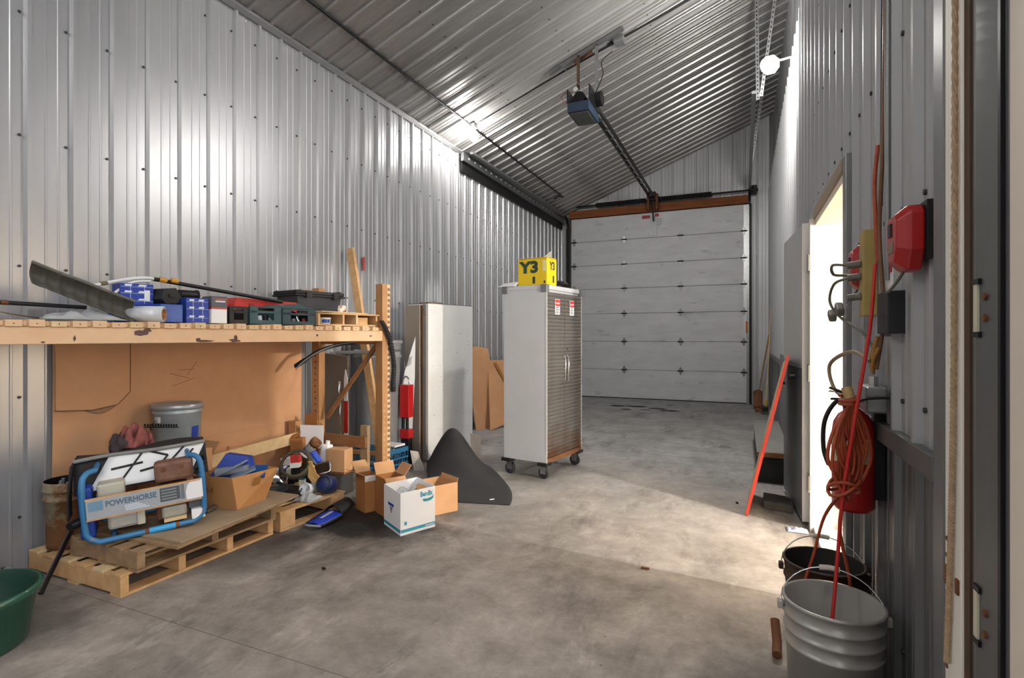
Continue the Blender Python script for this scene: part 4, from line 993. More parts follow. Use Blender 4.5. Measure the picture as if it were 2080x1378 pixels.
solo('plywood_sheet', MB().prism([(-2.90, 2.03, .2565), (-2.97, 2.97, .2565), (-3.58, 2.97, .2565), (-3.42, 2.00, .2565)], (0, 0, .012)), mat('plywood_grey', '#a89278', .8, var=.25, scale=4, dark='#8f7a62'), 'upper greyish plywood sheet carrying the open cardboard box', 'plywood', 'plywood sheets on the pallets')

# generator
GO = Vector((-3.345, 1.80, .247)); ge = Vector((.54, .84, .07)).normalized(); gn = Vector((-.84, .54, 0)).normalized(); gu = ge.cross(gn)
if gu.z < 0: gu = -gu
GM = Matrix(((ge.x, gn.x, gu.x), (ge.y, gn.y, gu.y), (ge.z, gn.z, gu.z)))
g = thing('generator', 'blue tube-framed portable generator standing on the pallets', 'generator', (-3.3, 2.2, .27))
def G(x, y, z): return GO + GM @ Vector((x, y, z))
def gbox(x0, x1, y0, y1, z0, z1): return MB().obox(G((x0+x1)/2, (y0+y1)/2, (z0+z1)/2), (x1-x0, y1-y0, z1-z0), GM)
def gp_(name, mb, m, p=None, **k): return part(name, mb, m, p or g, world=True, **k)
GL, GD, GH = .575, .44, .40
for y in (0, GD):
    lp_ = [G(.06, y, .016), G(.012, y, .05), G(.0, y, .12), G(0, y, GH-.06), G(.02, y+(.03 if y == 0 else -.03), GH), G(.06, y+(.06 if y == 0 else -.06), GH+.01)]
    rp_ = [G(GL-.06, y+(.06 if y == 0 else -.06), GH+.01), G(GL-.02, y+(.03 if y == 0 else -.03), GH), G(GL, y, GH-.06), G(GL, y, .12), G(GL-.012, y, .05), G(GL-.06, y, .016)]
    gp_('frame_loop', MB().tube(smooth_path(lp_, 4), .016, 10), M_bluef)
    gp_('frame_loop', MB().tube(smooth_path(rp_, 4), .016, 10), M_bluef)
    gp_('frame_rail', MB().tube([G(.06, y, .016), G(GL-.06, y, .016)], .016, 10), M_bluef)
for x in (.06, GL-.06): gp_('frame_crossbar', MB().tube([G(x, .05, GH+.01), G(x, GD-.05, GH+.01)], .014, 8), M_bluef)
for x in (.12, GL-.12): gp_('frame_crossbar', MB().tube([G(x, 0, .016), G(x, GD, .016)], .012, 8), M_bluef)
for x in (.27, .42): gp_('rail_sleeve', MB().tube([G(x, 0, .016), G(x+.02, 0, .016)], .0175, 10), M_rust)
gp_('rail_sleeve', MB().tube([G(.29, 0, .016), G(.42, 0, .016)], .0185, 10), mat('bright_blue', '#3aa0dc', .4))
# control panel
g_panel = gp_('control_panel', gbox(.012, GL-.012, -.022, -.010, .155, .262), mat('panel_alu', '#aeb2b6', .4, .4, var=.15, scale=8))
gp_('panel_edge', gbox(.010, GL-.010, -.024, -.008, .262, .270), M_pine, p=g_panel)
gp_('panel_edge', gbox(.010, GL-.010, -.024, -.008, .147, .155), M_card2, p=g_panel)
gp_('emblem', gbox(.022, .088, -.0236, -.0222, .200, .252), mat('emblem_blue', '#6f94ae', .5), p=g_panel)
gp_('spec_plate', gbox(.355, .455, -.0236, -.0222, .175, .255), mat('spec_grey', '#4d5257', .5), p=g_panel)
for k2 in range(4): gp_('spec_line', gbox(.362, .438, -.0244, -.0237, .186+k2*.017, .193+k2*.017), M_grey, p=g_panel)
gp_('data_strip', gbox(.458, .478, -.0236, -.0222, .17, .258), mat('data_grey', '#71767a', .5), p=g_panel)
gp_('blank_label', MB().prism([G(.487, -.0235, .160), G(.572, -.0235, .160), G(.572, -.0235, .272), G(.515, -.0235, .272), G(.494, -.0235, .245), G(.484, -.0235, .205)], gn*.001), M_paper, p=g_panel)
Mt = frame_m(G(.098, -.0232, .212), ge, gu)
tx = text_part('lettering', 'POWERHORSE', mat('letter_blue', '#4e6a80', .5), g_panel, mat_of(g_panel).inverted() @ Mt, .044, .0005, .0012, sx=.83)
for k2 in range(4): gp_('fine_print', gbox(.19-.002*k2, .30-.015*k2, -.0236, -.0222, .169+k2*.009, .173+k2*.009), M_bwhite, p=g_panel)
# engine, tank, muffler, alternator
gp_('fuel_tank', gbox(.05, GL-.07, .17, GD-.08, .28, .36), mat('tank_blue', '#1f55a0', .35, var=.2), bevel=.02)
g_muf = gp_('muffler', gbox(.335, .535, .015, .115, .275, .40), mat('muffler_rust', '#8c6a5a', .7, .3, var=.35, scale=14, dark='#6c4a38', spot='#7a4a2a', spot_scale=8, spot_amt=.3), bevel=.022)
for x in (.385, .475): gp_('muffler_bolt', MB().tube([G(x, .02, .355), G(x, .006, .355)], .013, 10), M_rust, p=g_muf)
gp_('engine_block', gbox(.33, .50, .05, .30, .045, .26), mat('engine_rust', '#7c5436', .7, .2, var=.4, scale=8, dark='#523420'), bevel=.015)
gp_('engine_cover', gbox(.355, .485, .012, .06, .06, .13), mat('engine_cover', '#b7b2a4', .5, .3, var=.3, scale=8), bevel=.014)
gp_('crankcase_lip', gbox(.365, .48, .004, .03, .042, .062), M_pine2)
gp_('alternator', gbox(.095, .26, .05, .30, .05, .16), mat('alternator_grey', '#c0bdb2', .5, .2, var=.25, scale=8), bevel=.018)
gp_('alternator_cap', gbox(.235, .275, .03, .30, .055, .17), mat('alternator_cap', '#c9c3b0', .5), bevel=.006)
gp_('air_cleaner', gbox(.06, .19, .05, .22, .24, .325), mat('cleaner_cream', '#c6c2b0', .5, var=.25, spot='#a8763a', spot_scale=6, spot_amt=.2), bevel=.012)
gp_('recoil_cover', MB().lathe([(0, .0), (.045, .0), (.06, .03), (.06, .10), (0, .10)], G(.50, .06, .10), 14, M=GM @ RX(-PI/2) @ RY(.5)), M_blue2)
gp_('battery', gbox(.495, .575, .03, .13, .09, .155), mat('battery_grey', '#55585c', .5), bevel=.004)
gp_('receptacle', gbox(.505, .575, -.012, .05, .03, .088), M_paper, bevel=.004)
gp_('side_pod', gbox(-.03, .04, .06, .26, .02, .32), M_blue, bevel=.02)
gp_('exhaust', MB().tube([G(-.02, .1, .13), G(-.07, .05, .12)], .025, 10), M_dark)
gp_('wiring', MB().tube(smooth_path([G(GL-.02, .12, .30), G(GL+.03, .10, .34), G(GL+.02, .16, .38), G(GL+.03, .2, .28)], 6), .006, 6), M_dark)
# printed tarp folded over the top of the generator
tp = thing('printed_tarp', 'black edged white printed tarp folded over the generator top', 'tarp', G(.3, .2, GH+.03))
def tarp(u, v):
    x = -.05 + u*.67; s_ = v
    y = .13 + s_*.30
    z = GH - .13 + .175*min(1, s_*2.4) - .015*math.sin(u*PI*2)*s_
    return G(x, y, z)
part('tarp', MB().grid(tarp, 20, 14), M_rubber, tp, world=True, solid=.006)
part('print', MB().grid(lambda u, v: G(.02+u*.50+.10*v*(1), .122+v*.30*.40, GH-.125+.175*min(1, v*.40*2.4)+.006), 10, 6), M_paper, tp, world=True, solid=.001)
def pr(u, v): return G(.02+u*.50+.10*v, .118+v*.30*.40, GH-.125+.175*min(1, v*.40*2.4)+.0075)
for a, b_ in (((.26, .0), (.34, 1)), ((.10, .55), (.40, .62)), ((.42, .35), (.60, .42)), ((.60, .42), (.64, .72)), ((.40, .95), (.64, .72)), ((.70, .5), (.78, .95)), ((.78, .38), (.95, .45)), ((.84, .4), (.90, .8))):
    part('stroke', MB().tube([pr(a[0]+(b_[0]-a[0])*k2/6, a[1]+(b_[1]-a[1])*k2/6) for k2 in range(7)], .007, 4), M_blackpl, tp, world=True)
part('folded_edge', MB().tube(smooth_path([G(-.05, .23, GH+.045), G(.12, .24, GH+.052), G(.35, .23, GH+.046), G(.62, .23, GH+.052)], 6), .012, 8), mat('tarp_hem', '#8b8a86', .7, var=.2), tp, world=True)
part('hanging_end', MB().grid(lambda u, v: G(-.05-.03*math.sin(v*PI*.5), .10+u*.16, GH+.04-.30*v), 4, 10), M_rubber, tp, world=True, solid=.008)

# carton under the grey bucket, the bucket, rag
t = thing('carton', 'brown carton behind the generator carrying the grey lidded bucket', 'box', (-3.76, 2.62, 0))
part('body', MB().box(-3.965, -3.555, 2.875, 2.44, 0, .575) if False else MB().box(-3.965, -3.715, 2.45, 2.85, .1265, .575), M_card, t, world=True, bevel=0.003)
part('flap', MB().prism([(-3.965, 2.851, .50), (-3.73, 2.851, .50), (-3.74, 2.93, .60), (-3.95, 2.93, .60)], (0, .004, .003)), M_card2, t, world=True)
t = thing('bucket', 'grey lidded bucket with a blue label behind the generator', 'bucket', (-3.835, 2.66, .576))
R0, R1, Hb = .142, .158, .345
prof = [(0, 0), (R0, 0), (R0+.004, .006), (R1-.004, Hb-.06)]
part('shell', MB().lathe(prof + [(R1+.004, Hb-.055), (R1+.004, Hb-.045), (R1, Hb-.043), (R1+.001, Hb-.03)], (0, 0, 0), 32), mat('bucket_grey', '#b6c0c4', .35, .2, var=.15, scale=4, dark='#8a9397'), t)
part('lid', MB().lathe([(R1+.002, Hb-.03), (R1+.010, Hb-.028), (R1+.010, Hb+.004), (R1+.002, Hb+.008), (R1-.012, Hb+.004), (R1-.02, Hb-.006), (0, Hb-.006)], (0, 0, 0), 32), mat('bucket_lid', '#a9aeb0', .3, .4, var=.15), t)
part('label', MB().lathe([(R0+.0035+.002, .09), (R1-.006+.002, .19)], (0, 0, 0), 10, a0=.0, a1=.42), M_blue, t, label='blue label')
part('handle_boss', MB().obox((.02, -R1-.002, .25), (.045, .022, .045), Matrix.Identity(3)), mat('boss_grey', '#b3b9bb', .4), t, bevel=.008)
part('handle', MB().tube(smooth_path([(.02, -R1-.012, .25), (-.06, -R1-.002, .20), (-.13, -.10, .16), (-.162, .0, .17)], 6), .003, 6), M_dark, t)
# rag pile with a sprayer spring
t = thing('rag', 'crumpled dusty red rag lying behind the generator', 'rag', (-3.70, 2.27, .66))
def blob(c, rx, ry, rz, seed, nu=36, nv=22):
    r2 = random.Random(seed); ph = [r2.uniform(0, 6.28) for _ in range(6)]
    def f(u, v):
        a = u*2*PI; b2 = -PI/2+v*PI; k = .9+.26*math.sin(2*a+ph[0])*math.cos(2*b2+ph[1])+.20*math.sin(4*a+ph[2]+3*b2)+.13*math.sin(7*a+ph[3])*math.cos(5*b2+ph[4])+.08*math.sin(13*a+ph[5]+4*b2)
        return Vector(c)+Vector((rx*math.cos(b2)*math.cos(a)*k, ry*math.cos(b2)*math.sin(a)*k, rz*math.sin(b2)*k))
    return MB().grid(f, nu, nv)
M_rag = mat('rag_red', '#a5605a', .95, var=.35, scale=14, dark='#7c4442', bump=.3, bscale=40)
part('cloth', MB().grid(lambda u, v: Vector((-3.695, 2.265, .70)) + RZ(.4) @ Vector(crumple(.15, .20, .21, 93)(u, v)), 26, 26), M_rag, t, world=True, solid=.004)
part('cloth_fold', MB().grid(lambda u, v: Vector((-3.66, 2.33, .66)) + RZ(.9) @ Vector(crumple(.12, .12, .16, 95)(u, v)), 20, 20), M_rag, t, world=True, solid=.004)
part('dark_cloth', blob((-3.71, 2.19, .71), .06, .07, .07, 8), mat('rag_dark', '#55464a', .95, var=.4, scale=12), t, world=True)
solo('coil_spring', MB().tube([Vector((-3.66, 2.31, .825)).lerp(Vector((-3.60, 2.50, .80)), i/90) + Vector((.012*math.cos(i*.9), 0, .012*math.sin(i*.9))) for i in range(91)], .0035, 5), M_dark, 'small dark coil spring between the rag and the grey bucket', 'spring')
# brown dirty pail left of the generator
t = thing('bucket', 'rust-stained cream bucket at the wall left of the generator', 'bucket', (-3.86, 1.985, .1265))
part('shell', MB().lathe([(0, 0), (.115, 0), (.117, .03), (.125, .29), (.136, .295), (.136, .305), (.128, .31), (.130, .345), (.138, .35), (.138, .36), (.131, .365), (.133, .405), (.128, .405)], (0, 0, 0), 28), mat('pail_cream', '#a8987e', .6, 0, var=.3, scale=4, spot='#7a5230', spot_scale=3.5, spot_amt=.85), t)
part('inside', MB().lathe([(.128, .405), (.115, .02), (0, .02)], (0, 0, 0), 28), M_dark, t)
for k2 in range(7): part('bolt', MB().tube([(-.08+k2*.026, .05*math.sin(k2*2.1), .36), (-.075+k2*.024, .04*math.sin(k2*2.1), .40)], .010, 6), M_grey, t)
# black pipe leaning out, green tub, scrap at the wall
solo('black_pipe', MB().tube([(-3.50, 1.66, .025), (-3.68, 1.90, .27)], .014, 10), mat('pipe_black', '#201a18', .25, .3, coat=.4), 'shiny black pipe leaning on the pallets behind the green tub', 'pipe')
t = thing('tub', 'dark green plastic feed tub at the lower left', 'tub', (-3.22, 1.22, 0))
prof = [(0, 0), (.20, 0), (.215, .01), (.245, .225), (.262, .228), (.266, .245), (.262, .262), (.25, .262)]
M_green = mat('tub_green', '#1d5a43', .3, var=.15, scale=4, dark='#164534', coat=.3)
part('shell', MB().lathe(prof, (0, 0, 0), 40, sx=1.0, sy=1.12), M_green, t)
part('inside', MB().lathe([(.25, .262), (.237, .23), (.205, .012), (0, .012)], (0, 0, 0), 40, sx=1.0, sy=1.12), mat('tub_green_in', '#153c30', .5), t)
t = thing('trailer_coupler', 'small pile-top grey metal clamp lying by the wall left of the pallets', 'metal clamp', (-3.88, 1.72, 0))
part('base', MB().box(-4.0, -3.76, 1.64, 1.76, 0, .016), M_dark, t, world=True)
part('arch', MB().tube([(-3.86+.045*math.cos(a), 1.68, .016+.075*math.sin(a)) for a in [i*PI/10 for i in range(11)]], .018, 8), M_grey, t, world=True)
part('bolt', MB().tube([(-3.94, 1.70, .0165), (-3.94, 1.70, .075)], .022, 8), M_dark, t, world=True)

# open carton with blue packaging on the plywood ("64" in marker)
bx = thing('cardboard_box', 'open cardboard box full of blue packaging marked 64', 'box', (-3.24, 2.69, .269), 0.0)
b0 = [Vector(p) for p in ((-3.39, 2.53), (-3.08, 2.545), (-3.10, 2.79), (-3.42, 2.79))]
b1 = [Vector(p) for p in ((-3.41, 2.47), (-3.10, 2.52), (-3.06, 2.86), (-3.45, 2.83))]
M_boxc = mat('box_brown', '#c08c58', .9, var=.1, scale=4, dark='#b07c4a')
for i in range(4):
    j = (i+1) % 4
    q = [(b0[i].x, b0[i].y, .269), (b0[j].x, b0[j].y, .269), (b1[j].x, b1[j].y, .485), (b1[i].x, b1[i].y, .485)]
    part('panel', MB().add(q, [(0, 1, 2, 3)]), M_boxc, bx, world=True, solid=.004)
part('bottom', MB().prism([(p.x, p.y, .2695) for p in b0], (0, 0, .004)), M_boxc, bx, world=True)
nrm = Vector((.11, -.99, 0))
Mt = frame_m((-3.33, 2.500, .365), (.993, .10, 0), (0, -.2, 1))
text_part('marker_writing', '64', M_brownwood, bx, mat_of(bx).inverted() @ Mt, .07, .0005, 0, shear=.3)
part('tape', MB().prism([(-3.068, 2.66, .40), (-3.066, 2.71, .40), (-3.052, 2.71, .457), (-3.053, 2.66, .457)], (.0025, 0, 0)), M_tape, bx, world=True)
t = thing('blue_packaging', 'crumpled blue and grey packaging sticking out of the 64 box', 'packaging', (-3.25, 2.69, .38))
part('blue_card', MB().prism([(-3.40, 2.57, .40), (-3.14, 2.76, .40), (-3.22, 2.79, .57), (-3.34, 2.70, .60)], (.02, -.05, .0)), M_blue, t, world=True)
part('blue_card', MB().obox((-3.16, 2.72, .475), (.20, .12, .012), RZ(.6) @ RX(.5)), mat('blue_deep', '#1c4a86', .5), t, world=True)
part('grey_card', MB().obox((-3.25, 2.64, .51), (.19, .11, .012), RZ(.5) @ RY(-.45)), mat('grey_card', '#8e9aa8', .6), t, world=True)
part('grey_roll', MB().tube([(-3.33, 2.58, .485), (-3.16, 2.70, .50)], .03, 10), mat('grey_roll', '#8a8f9a', .6), t, world=True)
part('grey_card', MB().obox((-3.15, 2.65, .485), (.16, .10, .01), RZ(.9) @ RY(-.35)), mat('grey_card2', '#77889a', .6), t, world=True)
t = thing('hose_clamp', 'small metal clamp lying on the plywood in front of the 64 box', 'clamp', (-3.22, 2.44, .2695))
part('jaw', MB().obox((-3.22, 2.46, .285), (.03, .10, .022), RZ(.4)), M_galv, t, world=True, bevel=.004)
part('screw', MB().tube([(-3.26, 2.43, .279), (-3.25, 2.54, .279)], .007, 8), M_chrome, t, world=True)

# ------------------------------------------------------------------ cluttered pallet with its crate frame
pc = pallet('wooden pallet heaped with car parts right of the generator', -3.93, -3.05, 2.95, 3.56, 0, .145, 6, M_pine, sw=.13, nb=2, rz=-.10)
# crate frame standing behind the heap
t = thing('crate_frame', 'rough wooden crate frame behind the heap of parts', 'crate', (-3.6, 3.98, 0))
part('post', B(-3.96, -3.87, 3.83, 3.915, 0, .62), M_racktan, t, world=True, bevel=0.003)
part('post', B(-3.245, -3.165, 3.99, 4.03, .12, .60), M_oldwood, t, world=True, bevel=0.003)
part('post', B(-3.245, -3.165, 3.99, 4.03, .0, .12), M_oldwood, t, world=True)
part('board', MB().bar((-3.86, 3.87, .47), (-3.90, 2.95, .42), .022, .10), M_pine2, t, world=True, label='pale new board')
part('board', MB().bar((-3.17, 3.975, .45), (-3.95, 3.96, .46), .022, .10), M_brownwood, t, world=True, label='brown knotty board')
part('board', MB().bar((-3.17, 3.975, .20), (-3.95, 3.96, .20), .022, .08), M_oldwood, t, world=True)
# support bins under the heap
solo('parts_bin', MB().box(-3.84, -3.28, 3.625, 3.94, 0, .20), mat('bin_dark', '#3a3836', .7, var=.3), 'low dark parts bin under the heap behind the pallet', 'bin', bevel=.01)

def facing(c, yaw=YAW): return Vector(c)
CR = Vector((math.cos(YAW), math.sin(YAW), 0)); CF = Vector((-math.sin(YAW), math.cos(YAW), 0))
def near_pt(u, v, d):
    return Vector((0, 0, CAM_H)) + CF*d + CR*((u-1040)/1090*d) + Vector((0, 0, (684-v)/1090*d))
def heap(name, label, cat, group=None, at=None): return thing(name, label, cat, at, 0.0, group)
# (world positions below were measured from the photograph)
P = lambda x, y, z: Vector((x, y, z))
t = heap('blank_card', 'white blank card standing upright on top of the heap', 'card', at=P(-3.72, 3.83, .38))
part('card', MB().obox(P(-3.70, 3.86, .485), (.235, .006, .215), RZ(.22)), M_paper, t, world=True)
part('fold', MB().obox(P(-3.70, 3.866, .382), (.235, .02, .006), RZ(.22)), M_paper, t, world=True)
t = heap('cardboard_box', 'orange brown carton standing behind the white card', 'box', at=P(-3.80, 3.93, .30))
part('panel', MB().prism([P(-3.87, 3.94, .50), P(-3.72, 3.96, .50), P(-3.73, 3.96, .69), P(-3.86, 3.94, .68)], (.0, .006, .0)), M_card3, t, world=True)
part('flap', MB().prism([P(-3.72, 3.94, .48), P(-3.64, 3.95, .48), P(-3.65, 3.95, .60), P(-3.71, 3.94, .61)], (.0, .006, .0)), M_card2, t, world=True)
part('panel', MB().obox(P(-3.80, 3.80, .40), (.11, .10, .16), RZ(.35)), M_card3, t, world=True)
part('flap', MB().prism([P(-3.86, 3.74, .47), P(-3.77, 3.77, .50), P(-3.77, 3.80, .54), P(-3.86, 3.77, .50)], (.004, -.004, .0)), M_card3, t, world=True)
t = heap('parts_carton', 'white carton with a red top edge in the heap', 'box', at=P(-3.76, 3.71, .25))
part('carton', MB().obox(P(-3.755, 3.70, .31), (.10, .09, .10), RZ(.3)), mat('carton_cream', '#cfc4ae', .7), t, world=True)
part('red_edge', MB().obox(P(-3.755, 3.70, .352), (.102, .092, .016), RZ(.3)), M_red, t, world=True)
part('black_mark', MB().obox(P(-3.742, 3.654, .305), (.028, .002, .035), RZ(.3)), M_dark, t, world=True)
t = heap('oil_filter', 'tilted metal canister with blue and white bands in the heap', 'canister', at=P(-3.60, 3.70, .28))
fa = RZ(.4) @ RY(.75)
part('can', MB().lathe([(0, -.08), (.045, -.08), (.045, .06), (.038, .075)], P(-3.585, 3.70, .40), 18, M=fa), M_grey, t, world=True)
part('blue_band', MB().lathe([(.0456, -.03), (.0456, .005)], P(-3.585, 3.70, .40), 18, M=fa), M_blue, t, world=True)
part('white_band', MB().lathe([(.0456, -.055), (.0456, -.035)], P(-3.585, 3.70, .40), 18, M=fa), M_paper, t, world=True)
part('open_end', MB().lathe([(.038, .075), (.046, .06), (.05, .085), (.048, .12), (.040, .12), (.036, .08), (0, .08)], P(-3.585, 3.70, .40), 18, M=fa), M_rust, t, world=True)
t = heap('plastic_bottle', 'white plastic jug lying behind the brown carton in the heap', 'bottle', at=P(-3.49, 3.80, .30))
part('jug', MB().obox(P(-3.49, 3.82, .355), (.085, .09, .17), RZ(.2) @ RY(.15)), M_paper, t, world=True, bevel=.02)
part('neck', MB().tube([P(-3.475, 3.82, .44), P(-3.47, 3.82, .47)], .02, 10), M_paper, t, world=True)
t = heap('cardboard_box', 'plain brown carton at the right of the heap', 'box', at=P(-3.33, 3.80, .21))
part('carton', MB().obox(P(-3.335, 3.82, .315), (.185, .13, .20), RZ(.12)), M_card2, t, world=True, bevel=.003)
part('side_panel', MB().obox(P(-3.37, 3.752, .315), (.105, .002, .19), RZ(.12)), M_card3, t, world=True)
part('stand', MB().obox(P(-3.335, 3.82, .205), (.16, .11, .018), RZ(.12)), M_card3, t, world=True)
# coil of flex
t = heap('hose_coil', 'coil of dark olive hose on the heap', 'hose', at=P(-3.50, 3.48, .25))
cc = P(-3.50, 3.47, .335)
for k2, (rr, off) in enumerate(((.125, 0), (.117, .014), (.128, -.012))):
    M_ = RZ(.35+.05*k2) @ RX(.95+.06*k2)
    part('turn', MB().tube([cc + M_ @ Vector((rr*math.cos(a), rr*.95*math.sin(a), off)) for a in [i*PI/16 for i in range(32)]], .0115, 8, closed=True), mat('olive_hose', '#57513f', .6, var=.3), t, world=True)
t = heap('parts_box', 'small red and white box sitting inside the hose coil', 'box', at=P(-3.47, 3.44, .27))
part('red_half', MB().obox(P(-3.475, 3.445, .385), (.075, .05, .058), RZ(.4) @ RY(-.1)), mat('box_red', '#c6393a', .5), t, world=True)
part('white_half', MB().obox(P(-3.478, 3.442, .335), (.075, .05, .042), RZ(.4) @ RY(-.1)), M_paper, t, world=True)
part('base', MB().obox(P(-3.478, 3.445, .275), (.06, .05, .076), RZ(.4)), M_dark, t, world=True)
for (x, y, z, sx, sy, sz, a, col, lab) in ((-3.72, 3.45, .235, .09, .075, .075, .3, '#d6cdb6', 'cream and blue carton at the left of the heap'), (-3.66, 3.49, .245, .045, .085, .085, .3, '#27407e', 'narrow dark blue carton beside the cream one'),
                                   (-3.60, 3.52, .245, .07, .08, .07, .5, '#c9c3b1', 'open cream carton with a window in the heap'), (-3.76, 3.62, .30, .09, .05, .06, .25, '#e8e8e8', 'small white card box at the back left of the heap')):
    t = heap('parts_carton', lab, 'box', at=P(x, y, z-sz/2))
    part('carton', MB().obox(P(x, y, z), (sx, sy, sz), RZ(a)), mat('carton_'+col[1:], col, .7), t, world=True, bevel=.002)
    part('end_flap', MB().obox(P(x+.02, y-.01, z+sz/2+.003), (sx*.6, sy*.7, .003), RZ(a+.2) @ RX(.15)), M_bwhite, t, world=True)
    part('riser', MB().obox(P(x, y, (z-sz/2+.146)/2), (sx*.8, sy*.8, max(.004, z-sz/2-.148)), RZ(a)), M_dark, t, world=True)
t = heap('lamp_reflector', 'shiny round chrome reflector in the heap', 'reflector', at=P(-3.57, 3.36, .15))
part('bowl', MB().lathe([(.02, -.05), (.045, -.03), (.06, .0), (.065, .035), (.06, .035), (.04, -.02), (0, -.035)], P(-3.57, 3.38, .205), 18, M=RZ(.3) @ RX(.9)), M_chrome, t, world=True)
part('rim', MB().lathe([(.066, .03), (.070, .035), (.066, .04)], P(-3.57, 3.38, .205), 18, M=RZ(.3) @ RX(.9)), M_galv, t, world=True)
t = heap('mirror_frame', 'chrome rectangular mirror frame at the right of the heap', 'frame', at=P(-3.31, 3.58, .22))
Mf = RZ(.30) @ RX(1.0) @ RZ(.3)
rc = []
for cx_, cy_, a0 in ((.05, .028, 0), (-.05, .028, PI/2), (-.05, -.028, PI), (.05, -.028, 3*PI/2)):
    for k2 in range(4): rc.append(P(-3.30, 3.56, .295) + Mf @ Vector((cx_+.02*math.cos(a0+k2*PI/6), cy_+.02*math.sin(a0+k2*PI/6), 0)))
part('rim', MB().tube(rc, .010, 8, closed=True), M_chrome, t, world=True)
part('glass', MB().add(rc, [tuple(range(len(rc)))]), mat('mirror_brown', '#3a2d22', .15, .3), t, world=True, solid=.003)
part('prop', MB().box(-3.33, -3.27, 3.55, 3.60, .15, .24), M_dark, t, world=True)
t = heap('cardboard_strip', 'torn yellowish cardboard strips across the front of the heap', 'cardboard', at=P(-3.26, 3.5, .2))
part('strip', MB().prism([P(-3.40, 3.50, .36), P(-3.36, 3.50, .36), P(-3.28, 3.47, .27), P(-3.16, 3.47, .19), P(-3.18, 3.46, .155), P(-3.34, 3.45, .25)], (.0, .008, .004)), mat('yellow_card', '#d3a964', .9, var=.15), t, world=True)
part('strip', MB().prism([P(-3.37, 3.48, .30), P(-3.30, 3.47, .24), P(-3.20, 3.46, .155), P(-3.27, 3.455, .16), P(-3.36, 3.46, .24)], (.0, .008, .004)), M_pine2, t, world=True)
t = heap('blue_funnel', 'bright blue plastic scoop in the heap', 'scoop', at=P(-3.42, 3.55, .3))
part('scoop', MB().prism([P(-3.46, 3.56, .41), P(-3.42, 3.57, .42), P(-3.36, 3.58, .34), P(-3.38, 3.57, .325)], (.02, .03, .01)), mat('bright_blue2', '#2350c8', .4), t, world=True)
part('rim', MB().tube([P(-3.46, 3.555, .41), P(-3.41, 3.555, .37), P(-3.37, 3.565, .325)], .008, 6), M_grey, t, world=True)
part('stem', MB().tube([P(-3.40, 3.59, .34), P(-3.42, 3.62, .21)], .02, 8), M_dark, t, world=True)
t = heap('oil_filter', 'large dark blue round filter at the front right of the heap', 'filter', at=P(-3.10, 3.34, .146))
part('can', MB().lathe([(0, -.07), (.066, -.07), (.072, -.06), (.072, .05), (.060, .065), (0, .065)], P(-3.10, 3.40, .220), 22, M=RZ(.25) @ RX(1.2)), mat('filter_blue', '#1d2f63', .4, var=.2), t, world=True)
part('gasket', MB().lathe([(.05, .066), (.058, .075), (.062, .066)], P(-3.10, 3.40, .220), 22, M=RZ(.25) @ RX(1.2)), M_blackpl, t, world=True)
t = heap('plastic_cup', 'white plastic cup lying at the front of the heap', 'cup', at=P(-3.20, 3.30, .146))
part('cup', MB().lathe([(0, -.055), (.038, -.055), (.047, .05), (.044, .05), (.035, -.05), (0, -.05)], P(-3.20, 3.30, .196), 20, M=RZ(.2) @ RX(1.25)), M_paper, t, world=True)
part('rim', MB().lathe([(.047, .045), (.051, .05), (.047, .055)], P(-3.20, 3.30, .196), 20, M=RZ(.2) @ RX(1.25)), M_paper, t, world=True)
for i, (x, y, sx, sy, sz, lab) in enumerate(((-3.30, 3.36, .22, .14, .10, 'crumpled clear plastic bag at the left front of the heap'), (-3.12, 3.22, .17, .16, .075, 'crumpled clear plastic bag in front of the white cup'))):
    t = heap('plastic_bag', lab, 'plastic bag', 'clear bags in the heap', at=P(x, y, .147))
    part('bag', MB().grid(lambda u, v: Vector((x, y, .147)) + Vector(crumple(sx, sy, sz, 21+i)(u, v)), 22, 16), M_clear, t, world=True, solid=.0015)
    part('contents', blob((x, y, .165), sx*.28, sy*.28, .018, 30+i, 10, 6), M_grey, t, world=True)
t = heap('drain_pan', 'round black drain pan at the left front of the heap', 'pan', at=P(-3.34, 3.15, .147))
part('pan', MB().lathe([(0, 0), (.135, 0), (.155, .055), (.162, .06), (.160, .066), (.150, .06), (.128, .008), (0, .008)], P(-3.34, 3.15, .147), 30, M=RZ(.5)), M_blackpl, t, world=True)
part('tool', MB().bar(P(-3.40, 3.10, .165), P(-3.30, 3.17, .165), .02, .012), mat('tool_blue', '#2d4a7c', .4), t, world=True)
t = heap('chrome_knob', 'small bright chrome fitting at the left of the heap', 'fitting', at=P(-3.66, 3.30, .147))
part('fitting', MB().lathe([(0, 0), (.035, 0), (.04, .02), (.025, .05), (.032, .07), (0, .075)], P(-3.66, 3.30, .147), 14), M_chrome, t, world=True)
part('cap', MB().lathe([(.02, .076), (.02, .10), (0, .10)], P(-3.66, 3.30, .147), 10), M_paper, t, world=True)
t = heap('cardboard_tray', 'shallow brown tray among the bags in the heap', 'tray', at=P(-3.62, 3.20, .147))
part('tray', MB().obox(P(-3.60, 3.24, .165), (.20, .09, .03), RZ(.5)), M_card3, t, world=True)
part('dark_inside', MB().obox(P(-3.60, 3.24, .181), (.18, .07, .002), RZ(.5)), M_dark, t, world=True)
